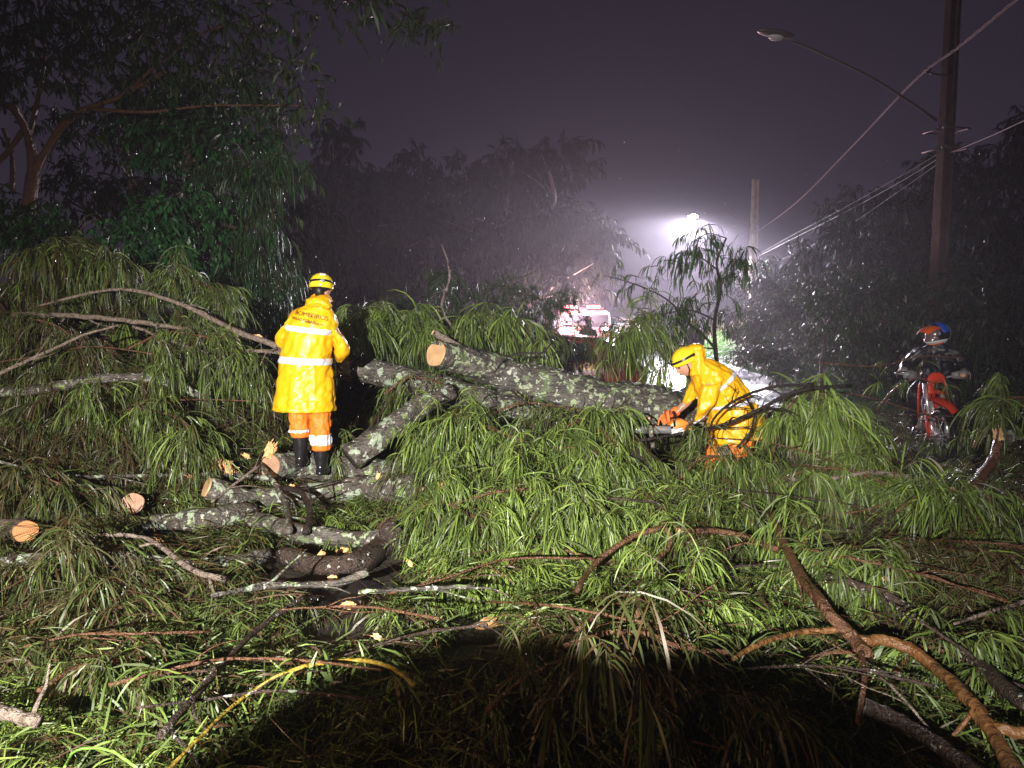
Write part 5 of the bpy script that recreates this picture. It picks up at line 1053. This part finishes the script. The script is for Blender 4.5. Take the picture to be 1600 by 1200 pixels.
# ------------------------------------------------------------------ vehicles held up beyond the tree
def car(name, label, cat, loc, rz, m, truck=False, lit=False):
    o = thing(name, label, cat, loc, rz); w = .90 if not truck else 1.15
    if truck: prof = [(-2.9, .55), (-2.9, 2.35), (1.0, 2.45), (1.25, 2.35), (2.2, 2.2), (2.75, 1.5), (2.9, 1.35), (2.95, .55)]
    else: prof = [(-2.1, .35), (-2.15, .85), (-1.95, 1.0), (-1.35, 1.42), (-.2, 1.48), (.45, 1.40), (1.05, .98), (1.9, .84), (2.12, .68), (2.15, .35)]
    mb = MB(); mb.plate(prof, w * 2, Matrix.Rotation(math.pi / 2, 4, 'Y') @ Matrix.Rotation(math.pi / 2, 4, 'Z')); mb.build('body', M[m], o, bevel=.07)
    def pl(nm, ol, mm, mtx, th=.02, bev=.004): mb = MB(); mb.plate(ol, th, mtx); return mb.build(nm, M[mm], o, bevel=bev)
    if truck:
        pl('windscreen', [(-.98, 0), (.98, 0), (.90, .68), (-.90, .68)], 'glass', Matrix.Translation((0, 2.72, 1.56)) @ Matrix.Rotation(math.pi / 2 - .67, 4, 'X') , .03)
        side = [[(1.3, 1.5), (2.2, 1.5), (2.05, 2.05), (1.3, 2.1)]]
    else:
        pl('windscreen', [(-.74, 0), (.74, 0), (.66, .66), (-.66, .66)], 'glass', Matrix.Translation((0, 1.03, .99)) @ Matrix.Rotation(math.pi - .61, 4, 'X') @ Matrix.Rotation(math.pi, 4, 'X') @ Matrix.Rotation(0, 4, 'X'), .03)
        side = [[(-1.3, 1.02), (-.35, 1.02), (-.3, 1.36), (-1.1, 1.34)], [(-.25, 1.02), (.85, 1.02), (.4, 1.34), (-.22, 1.37)]]
        pl('wiper', [(-.5, 0), (.1, .02), (.1, .035), (-.5, .015)], 'black', Matrix.Translation((0, 1.08, 1.01)), .02)
    for s_ in (-1, 1):
        for q in side: pl('side_window', q, 'glass', Matrix.Translation((s_ * (w + .012), 0, 0)) @ Matrix.Rotation(math.pi / 2, 4, 'Y') @ Matrix.Rotation(math.pi / 2, 4, 'Z'))
        for y in (-1.75, 1.85) if truck else (-1.3, 1.35):
            r = .48 if truck else .32; h = thing_part('wheel', o); h.location = (s_ * (w - .08), y, r)
            mb = MB(); mb.tube([(-.10, 0, 0), (-.08, 0, 0), (.08, 0, 0), (.10, 0, 0)], [r * .9, r, r, r * .9], 28); mb.build('tyre', M['black'], h)
            mb = MB(); mb.tube([(-.115, 0, 0), (.115, 0, 0)], r * .6, 20); mb.build('rim', M['steel'], h)
        zl, yl = (1.42, 2.80) if truck else (.66, 2.10)
        mb = MB(); mb.ball((s_ * w * .74, yl, zl), (.17, .06, .12), nu=16, nv=10); mb.build('headlight', M['head_on' if lit else 'white'], o)
        mb = MB(); mb.box((s_ * (w + .12), (1.0 if not truck else 2.2), (1.02 if not truck else 1.8)), (.16, .08, .12 if not truck else .34)); mb.build('mirror', M['black'], o, bevel=.02)
    mb = MB(); mb.box((0, 2.16 if not truck else 2.98, .42 if not truck else .5), (w * 1.9, .12, .2)); mb.build('bumper', M['grey' if not truck else 'white'], o, bevel=.03)
    if not truck:
        mb = MB()
        for k in range(4): mb.box((0, 2.165, .60 + .045 * k), (w * .9, .03, .018))
        mb.build('grille', M['black'], o)
    return o
rt = car('pickup_truck', 'dark red rescue vehicle with yellow lettering behind the trunk', 'rescue vehicle', (P(835, 580, 15.0).x, 14.6, .045), R(82), 'red_paint')
rt.scale = (1, 1, .98)
text_mesh('lettering', 'BOMBEIROS', .20, 'lettering_y', rt, Matrix.Translation((-.915, -.70, .90)) @ Matrix.Rotation(-math.pi / 2, 4, 'Z') @ Matrix.Rotation(math.pi / 2, 4, 'X'))
ft = car('fire_truck', 'red fire truck with glaring pink headlights far down the road', 'fire truck', (P(905, 520, 30).x, 31.5, .045), R(184), 'pale_red', True, True)
ft.scale = (.9, .9, .86)
for s_ in (-1, 1): mb = MB(); mb.box((s_ * .5, 1.7, 2.47), (.6, .22, .14)); mb.build('beacon', M['red_on'], ft, bevel=.03)
c2 = car('car', 'pale car with dim lamps stopped right of the fire truck', 'car', (P(965, 520, 30).x, 30, .045), R(172), 'white_paint')
mb = MB(); mb.box((0, -1.2, 1.62), (1.2, .9, .12)); mb.build('roof_rack', M['grey'], c2, bevel=.02)
lamp('truck_headlight_light', 'POINT', P(882, 516, 28.0), (1.0, 0.66, 0.74), 2600, .12)
for px_, pw_ in ((872, 900), (925, 500)):
    q_ = P(px_, 516, 27.6); lamp('truck_headlight_beam', 'SPOT', q_, (1.0, 0.80, 0.86), pw_, .10, (q_.x * .35, 0, 1.2), 46, .8)
lamp('truck_beacon_light', 'POINT', P(915, 480, 29.0) + Vector((0, 0, .3)), (1.0, 0.60, 0.66), 1500, .15)
def standing(label, loc, rz, jm, hm_, tm_='blackcloth'):
    o = thing('person', label, 'person', loc, rz); mb = MB()
    Sweep([ring((0, 0, .85), .16, .12), ring((0, 0, 1.1), .15, .11), ring((0, 0, 1.35), .19, .12), ring((0, 0, 1.45), .12, .09), ring((0, 0, 1.5), .055, .055), ring((0, .01, 1.58), .055, .055)]).mesh(mb)
    for s_ in (-1, 1):
        Sweep(limb_secs([(s_ * .09, 0, .88), (s_ * .10, .02, .48), (s_ * .11, 0, .08)], [.09, .065, .045])).mesh(mb)
        Sweep(limb_secs([(s_ * .18, 0, 1.40), (s_ * .24, .03, 1.12), (s_ * .20, .14, .90)], [.055, .045, .035])).mesh(mb); hand(mb, (s_ * .20, .14, .90), (0, .3, -1), (-s_, 0, 0), thumb=s_)
    head_ball(mb, (0, .02, 1.65), .105, (0, 1, 0)); mb.build('body', M['skin'], o, remesh=.014)
    mb = MB(); Sweep([ring((0, 0, .80), .20, .15), ring((0, 0, 1.1), .18, .14), ring((0, 0, 1.35), .21, .14), ring((0, 0, 1.46), .13, .10), ring((0, 0, 1.52), .08, .08)], fold=.02).mesh(mb)
    for s_ in (-1, 1): Sweep(limb_secs([(s_ * .16, 0, 1.40), (s_ * .25, .03, 1.12), (s_ * .21, .12, .94)], [.075, .065, .05])).mesh(mb)
    mb.build('jacket', M[jm], o, remesh=.014)
    for s_ in (-1, 1): mb = MB(); Sweep([ring((s_ * .09, 0, .9), .10, .11), ring((s_ * .10, .0, .5), .08, .09), ring((s_ * .11, 0, .08), .07, .08)]).mesh(mb); mb.build('trouser_leg', M[tm_], o)
    for s_ in (-1, 1): mb = MB(); mb.ball((s_ * .11, .05, .05), (.055, .14, .055), nu=12, nv=8); mb.build('shoe', M['black'], o)
    mb = MB(); mb.ball((0, .0, 1.70), (.10, .12, .10), nu=18, nv=10); mb.build('helmet', M[hm_], o)
    return o
pp = P(986, 560, 19.5); standing('far person in bright blue jacket beyond the hanging leaves', (pp.x, 19.5, .05), R(150), 'jacket_blue', 'white')
pp = P(918, 560, 20.5); standing('far person in dark clothes standing before the truck lights', (pp.x, 20.5, .05), R(200), 'blackcloth', 'helor')
pp = P(1083, 560, 21.5); standing('far person in brownish jacket right of the blue one', (pp.x, 21.5, .05), R(190), 'concrete', 'white')

# ------------------------------------------------------------------ trees and shrubs
def tree_mesh(seed, H, R0, clumps, nleaf, L, Wd, droop, tint=.5, limbs=True, nl=12, twl=.6, spread=.8, trunk_pts=None):
    """wood and crown meshes: trunk, limbs out to each clump, sprays of leaves through every clump"""
    g = np.random.default_rng(seed); mb = MB(); lv = Leaves()
    tp = trunk_pts or [(0, 0, -.3), (.03 * H * g.normal() * .4, .02 * H, H * .3), (.05 * H * g.normal() * .4, 0, H * .6), (0, 0, H * .85)]
    tp = [Vector(p) for p in tp]; Pn = cr(tp, 6); V, Fc = tube(Pn, [R0, R0 * .7, R0 * .3], 10, rough=.2, seed=seed); mb.add(V, Fc)
    for c, r in clumps:
        c = Vector(c); k = int(np.argmin([abs(p[2] - max(c.z - r[2] * .8, H * .15)) for p in Pn])); a = Vector(Pn[min(k, len(Pn) - 3)])
        m_ = (a + c) / 2 + Vector((g.normal() * .2, g.normal() * .2, -.1 * (c - a).length)); V, Fc = tube(cr([a, m_, c], 5), [R0 * .42, R0 * .12], 6); mb.add(V, Fc)
        for j in range(3):
            e = c + Vector((g.normal() * r[0] * .5, g.normal() * r[1] * .5, g.normal() * r[2] * .4)); V, Fc = tube([m_, (m_ + e) / 2 + Vector((0, 0, .1)), e], [R0 * .16, R0 * .04], 5); mb.add(V, Fc)
    vol = np.array([r[0] * r[1] * r[2] for c, r in clumps]) ** .67; vol /= vol.sum()
    for (c, r), v in zip(clumps, vol):
        n = max(3, int(nleaf * v / nl)); q = g.normal(size=(n, 3)); q /= np.linalg.norm(q, axis=1)[:, None]
        sub = g.normal(size=(max(4, n // 14), 3)); sub /= np.linalg.norm(sub, axis=1)[:, None]   # clusters leave gaps between them
        pick = g.integers(0, len(sub), n); q = sub[pick] * g.uniform(.35, 1.05, n)[:, None] + q * .26
        C = np.array(c) + q * np.array(r); D = q * .8 + g.normal(size=(n, 3)) * .5 + [0, 0, .1]
        sprays(lv, g, C, D, g.uniform(.6, 1.2, n) * twl, nl, L, Wd, droop=droop, tint=np.full(n, tint) + .12 * g.normal(size=n), spread=spread, seg=3 if L > .2 else 2)
    return mb, lv
def tree(label, cat, name, loc, seed, H, R0, clumps, nleaf, L, Wd, droop, lm, bm='bark_dark', group=None, rz=0, **k):
    o = thing(name, label, cat, loc, rz, group); mb, lv = tree_mesh(seed, H, R0, clumps, nleaf, L, Wd, droop, **k)
    mb.build('trunk', M[bm], o); lv.build('crown', M[lm], o); return o
def at(px, py, d): return P(px, py, d)
def clumps_px(base, lst):
    """crown clumps given where they stand: (px, py, depth, half width m, half height m)"""
    return [(P(px, py, d) - Vector(base), (rw, rw * .8, rh)) for px, py, d, rw, rh in lst]
# orange barked forked tree at the left with its spreading dark crown
b = Vector((P(40, 470, 11.5).x, 11.5, 0))
lt = thing('tree', 'forked tree with orange lit trunk and wide dark crown at far left', 'tree', b); mb = MB()
r_ = lambda *a: [P(*q) - b for q in a]
for pts, ra in (([(38, 560, 11.5), (40, 400, 11.5), (45, 330, 11.5), (52, 272, 11.5)], [.13, .10, .09]), ([(52, 272, 11.5), (45, 215, 11.5), (22, 170, 11.3), (0, 158, 11.2), (-40, 90, 11)], [.075, .04]), ([(52, 272, 11.5), (75, 232, 11.5), (100, 195, 11.6), (135, 170, 11.7), (190, 150, 11.8), (260, 110, 12)], [.07, .03]),
               ([(20, 300, 11.9), (18, 240, 11.9), (5, 200, 11.8)], [.04, .03]), ([(-20, 270, 11.3), (10, 240, 11.4), (35, 205, 11.4)], [.045, .04]), ([(45, 215, 11.5), (60, 150, 11.6), (70, 80, 11.5), (60, 0, 11.4)], [.04, .02]), ([(190, 150, 11.8), (300, 60, 12), (420, 20, 12)], [.03, .012]), ([(135, 170, 11.7), (230, 175, 11.5), (330, 165, 11.8), (470, 165, 12)], [.03, .01])):
    V, Fc = tube(cr(r_(*pts), 6), ra, 9, rough=.15, seed=3); mb.add(V, Fc)
mb.build('trunk', M['bark_brown'], lt)
g = np.random.default_rng(70); lv = Leaves()
for px, py, d, rw, rh in [(20, 20, 11, 1.3, .8), (130, 30, 11.5, 1.3, .7), (250, 20, 11.5, 1.3, .7), (370, 30, 12, 1.1, .6), (190, 150, 12, .9, .6), (60, 70, 12.5, .9, .5), (330, 90, 12, .9, .7), (430, 110, 12.5, .7, .35), (460, 165, 12.5, .55, .25), (0, 140, 12, .5, .4), (170, 80, 12, .9, .4), (560, 10, 12, .9, .25), (660, 40, 12, .5, .3), (110, 200, 13, .5, .4), (-60, 60, 11, 1, 1), (390, 200, 13, .8, .4)]:
    n = int(95 * rw * rh + 25); C = np.array(P(px, py, d) - b) + g.normal(size=(n, 3)) * [rw * .55, rw * .5, rh * .5]
    sprays(lv, g, C, g.normal(size=(n, 3)) + [0, 0, .2], .35, 12, .13, .035, droop=1.4, tint=.5, seg=2)
lv.build('crown', M['leaf_tree'], lt)
# bluish broad leaved tree
b = Vector((P(300, 520, 12.5).x, 12.5, 0))
tree('rounded tree with shiny blue green leaves above the left pile', 'tree', 'tree', b, 31, 5.6, .12, clumps_px(b, [(300, 180, 12.5, .95, .75), (240, 150, 12.8, .6, .5), (370, 215, 12.3, .6, .5), (350, 150, 12.5, .6, .5), (270, 240, 12.6, .5, .4), (330, 260, 12.3, .4, .35)]), 9000, .11, .045, 1.0, 'leaf_blue', tint=.5, twl=.3)
b = Vector((P(230, 520, 11.0).x, 11.0, 0))
tree('low bright green broad leaved bush in front of the left trees', 'bush', 'bush', b, 32, 2.6, .05, clumps_px(b, [(210, 345, 11, .6, .3), (270, 330, 11.2, .5, .35), (190, 390, 10.8, .5, .3), (250, 395, 10.8, .5, .3), (320, 360, 11.3, .45, .35), (290, 420, 10.8, .4, .2)]), 6500, .11, .04, 1.2, 'leaf_blue', tint=.75, twl=.3)
b = Vector((P(0, 520, 11.0).x, 10.6, 0))
tree('dark green bush at the far left edge', 'bush', 'bush', b, 33, 2.6, .05, clumps_px(b, [(10, 340, 10.8, .6, .35), (60, 370, 10.6, .5, .25), (110, 380, 10.8, .5, .2), (-40, 330, 10.8, .6, .5)]), 4500, .10, .035, 1.2, 'leaf_blue', tint=.45, twl=.3)
b = Vector((P(400, 560, 11.8).x, 11.8, 0))
tree('weeping tree with long hanging leaves left of the yellow coat', 'tree', 'tree', b, 34, 4.4, .09, clumps_px(b, [(390, 300, 11.8, .65, .45), (410, 370, 11.6, .5, .5), (380, 440, 11.5, .6, .5), (340, 330, 12, .5, .4), (430, 270, 12, .4, .3), (400, 500, 11.5, .5, .4), (350, 480, 11.2, .5, .4)]), 11000, .24, .016, 2.6, 'leaf_tree', tint=.62, twl=.4)
b = Vector((P(210, 520, 14).x, 14, 0))
tree('shadowy tall tree behind the blue green tree', 'tree', 'tree', b, 35, 6, .12, clumps_px(b, [(190, 270, 14, 1.0, .8), (100, 310, 14, .9, .7), (280, 300, 14, .9, .7), (180, 190, 14.5, .8, .5), (430, 330, 15, .9, .6)]), 7000, .14, .035, 1.6, 'leaf_far', tint=.5, twl=.4)
# shrubs behind the trunk
SH = [(470, 500, 12.5, 'dim shrub right behind the firefighter\'s helmet'), (560, 480, 12.8, 'dim leafless looking shrub above the green tuft'), (640, 450, 13.0, 'rounded grey green shrub under the bare sapling'), (730, 430, 13.2, 'tallest misty shrub behind the trunk end'), (800, 440, 13.0, 'wet glinting shrub left of the lit clearing'), (845, 470, 12.6, 'pale green shrub beside the pink lights')]
for k, (px, py, d, lb) in enumerate(SH):
    b = Vector((P(px, py, d).x, d, 0)); hz = P(px, py, d).z
    tree(lb, 'shrub', 'shrub', b, 400 + k, hz * .8, .05, [((g.normal() * .3, g.normal() * .2, hz * q), (.75, .6, .42)) for q in (.35, .6, .85)] + [((g.uniform(-.9, .9), 0, hz * g.uniform(.4, .8)), (.55, .5, .35)) for _ in range(3)], 5200, .15, .014, 1.6, 'leaf_tree', group='shrubs behind the fallen trunk', tint=.55, twl=.4)
# slender tree standing right of the middle, drooping leaves against the lamp glow
b = Vector((P(1122, 560, 9.6).x, 9.6, .3)); st = thing('tree', 'slender dark tree with drooping leaves against the street lamp glow', 'tree', b); mb = MB(); lv = Leaves(); g = np.random.default_rng(8)
for pts, ra in (([(1128, 620, 9.4), (1118, 545, 9.6), (1117, 500, 9.6), (1126, 450, 9.6), (1120, 410, 9.6), (1135, 372, 9.6)], [.035, .012]), ([(1118, 545, 9.6), (1095, 520, 9.6), (1075, 505, 9.6), (1045, 470, 9.5), (1000, 447, 9.5), (945, 430, 9.5)], [.02, .006]), ([(1075, 505, 9.6), (1072, 480, 9.6), (1095, 450, 9.6)], [.012, .005]),
               ([(1119, 420, 9.6), (1090, 400, 9.6), (1060, 402, 9.6), (1035, 430, 9.6)], [.012, .004]), ([(1122, 440, 9.6), (1150, 420, 9.7), (1165, 395, 9.7)], [.01, .004]), ([(1117, 500, 9.6), (1080, 485, 9.5), (1040, 490, 9.5), (985, 505, 9.4), (950, 515, 9.4)], [.012, .004]), ([(1135, 372, 9.6), (1105, 365, 9.6), (1080, 385, 9.6)], [.008, .003]), ([(1118, 545, 9.6), (1060, 540, 9.4), (1000, 530, 9.3), (960, 540, 9.2)], [.012, .004])):
    Pn = cr([P(*q) - b for q in pts], 6); V, Fc = tube(Pn, ra, 7); mb.add(V, Fc)
    if pts[0][1] < 620 or True:
        n = 26; I_ = g.integers(len(Pn) // 3, len(Pn), n); C = Pn[I_] + g.normal(size=(n, 3)) * .07
        sprays(lv, g, C, g.normal(size=(n, 3)) + [-.3, 0, .1], .26, 9, .19, .013, droop=2.3, tint=.5, seg=3)
mb.build('trunk', M['bark_black'], st); lv.build('crown', M['leaf_tree'], st)
# tall trees far behind, dark against the glowing sky: eight built, each with a crown of its own
FT = [(455, 265, 34, 5.2, 'dark tall tree just above the firefighter'), (530, 215, 36, 5.0, 'dark dome crowned tree, highest in the distant row'), (610, 270, 38, 4.6, 'lower dark tree between two tall distant crowns'), (670, 228, 36, 5.0, 'broad dark tree in the middle of the distant row'),
      (730, 260, 38, 4.4, 'narrow dark tree next to the reddish distant tree'), (795, 232, 33, 4.6, 'reddish tinged tree with pale bare trunk in the mist'), (856, 250, 32, 3.8, 'drooping misty tree beside the lamp glow'), (400, 300, 30, 4.0, 'dark distant tree behind the weeping tree')]
for k, (px, py, d, rw, lb) in enumerate(FT):
    T_ = P(px, py, d); b = Vector((T_.x, d, 0)); H = T_.z; gg = np.random.default_rng(500 + k); cl = []
    for j in range(11):
        u = j / 10; rr = rw * (.55 + .30 * math.sin(u * 2.6)) * (1 - .75 * max(0, u - .6)); cl.append(((gg.normal() * rw * .28 * (1.15 - u), gg.normal() * rw * .25, H * ((.10 + .82 * u) if k != 6 else (.42 + .50 * u))), (rr * gg.uniform(.45, .75), rr * .55, H * gg.uniform(.075, .115))))
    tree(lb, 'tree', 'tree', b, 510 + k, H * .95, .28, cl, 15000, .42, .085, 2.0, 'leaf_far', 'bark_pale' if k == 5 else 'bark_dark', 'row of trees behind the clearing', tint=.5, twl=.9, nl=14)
# dark bank of trees and bushes on the right
RT = [(1215, 400, 30, 2.2, 'misty small tree beside the distant pole'), (1265, 385, 26, 2.2, 'dark rounded tree right of the distant pole'), (1330, 300, 24, 2.8, 'dark tree crown under the three thin cables'), (1400, 290, 21, 2.6, 'black tree behind the lowest cable'),
      (1450, 250, 20, 3.0, 'black tree just left of the near pole'), (1540, 205, 19, 3.2, 'tall black tree right of the near pole'), (1620, 170, 17, 3.0, 'black tree filling the right edge')]
for k, (px, py, d, rw, lb) in enumerate(RT):
    T_ = P(px, py, d); z0 = ground_z(T_.x, d); b = Vector((T_.x, d, z0)); H = T_.z - z0; gg = np.random.default_rng(600 + k)
    cl = [((gg.normal() * rw * .3, gg.normal() * rw * .25, H * (.08 + .84 * j / 8)), (rw * gg.uniform(.4, .6) * (1 - .4 * j / 8), rw * .5, H * .11)) for j in range(9)]
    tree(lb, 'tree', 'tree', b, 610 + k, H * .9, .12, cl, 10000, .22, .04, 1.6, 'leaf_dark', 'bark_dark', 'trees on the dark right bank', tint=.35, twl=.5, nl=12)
RB = [(1180, 520, 26, .9, 'rusty dry bush at the foot of the distant pole'), (1225, 500, 22, 1.1, 'dark bush with wet glints above the grass verge'), (1290, 500, 18, 1.2, 'dark glinting bush left of the rider'), (1350, 500, 16, 1.1, 'dark bush behind the motorcycle mirror'), (1410, 500, 15, 1.0, 'dark bush touching the near pole'), (1530, 500, 13.5, 1.2, 'black glinting bush right of the rider helmet'), (1600, 510, 12.5, 1.2, 'black bush at the right edge behind the leaves')]
for k, (px, py, d, rw, lb) in enumerate(RB):
    T_ = P(px, py, d); z0 = ground_z(T_.x, d); b = Vector((T_.x, d, z0)); H = max(T_.z + .9 - z0, 1.3); gg = np.random.default_rng(700 + k)
    cl = [((gg.normal() * rw * .5, gg.normal() * rw * .3, H * (.15 + .75 * j / 6)), (rw * gg.uniform(.45, .7), rw * .5, H * .16)) for j in range(7)]
    tree(lb, 'bush', 'bush', b, 710 + k, H * .8, .05, cl, 6500, .13, .028, 1.3, 'leaf_tree', 'bark_dark', 'bushes along the right verge', tint=.25 if k == 0 else .45, twl=.35, nl=10)
# grass on the verge
g = np.random.default_rng(90); lv = Leaves(); n = 5200; y = g.uniform(8, 40, n) ; x = road_x(y) + g.uniform(.0, 3.6, n) * g.uniform(.2, 1, n)
z = np.array([ground_z(a, c) for a, c in zip(x, y)]); C = np.stack([x, y, z], -1)
sprays(lv, g, C, g.normal(size=(n, 3)) * .4 + [0, 0, 1], .10, 9, .34, .014, droop=1.1, tint=.6, seg=3, twig=False)
tag(lv.build('verge_grass', M['grass'], None), 'bright wet grass growing along the verge of the road', None, kind='stuff')
# rain drops in the air
g = np.random.default_rng(91); n = 1600; y = g.uniform(2.2, 12, n); x = g.uniform(-1, 1, n) * (.8 * y + .5); z = g.uniform(.2, 2.5, n)
a = np.arange(4) * math.pi / 2; rr = g.uniform(.0004, .0008, n) * (1 + y * .10)
V = np.zeros((n, 6, 3)); V[:, :4, 0] = x[:, None] + np.cos(a) * rr[:, None]; V[:, :4, 1] = y[:, None] + np.sin(a) * rr[:, None]; V[:, :4, 2] = z[:, None]
V[:, 4] = np.stack([x, y, z - rr * 2.2], -1); V[:, 5] = np.stack([x, y, z + rr * 6], -1)
q = np.array([[0, 1, 4], [1, 2, 4], [2, 3, 4], [3, 0, 4], [1, 0, 5], [2, 1, 5], [3, 2, 5], [0, 3, 5]])
tag(mesh_obj('rain', V.reshape(-1, 3), (np.arange(n)[:, None, None] * 6 + q).reshape(-1, 3), M['drop']), 'fine rain drops falling through the lamp light', None, kind='stuff')

# ------------------------------------------------------------------ haze
hz = MB(); hz.box((0, 40, 7.5), (190, 104, 17.4)); hm_ = bpy.data.materials.new('night_haze'); hm_.use_nodes = True; nt = hm_.node_tree
nt.nodes.remove(nt.nodes['Principled BSDF']); pv = nt.nodes.new('ShaderNodeVolumePrincipled'); pv.inputs['Density'].default_value = 0.0019; pv.inputs['Color'].default_value = (.86, .82, .92, 1); pv.inputs['Anisotropy'].default_value = 0.62
nt.links.new(pv.outputs[0], nt.nodes['Material Output'].inputs['Volume'])
M['haze'] = hm_; tag(hz.build('haze', M['haze'], smooth=False), 'thin rainy night mist around the whole scene', None, kind='stuff')
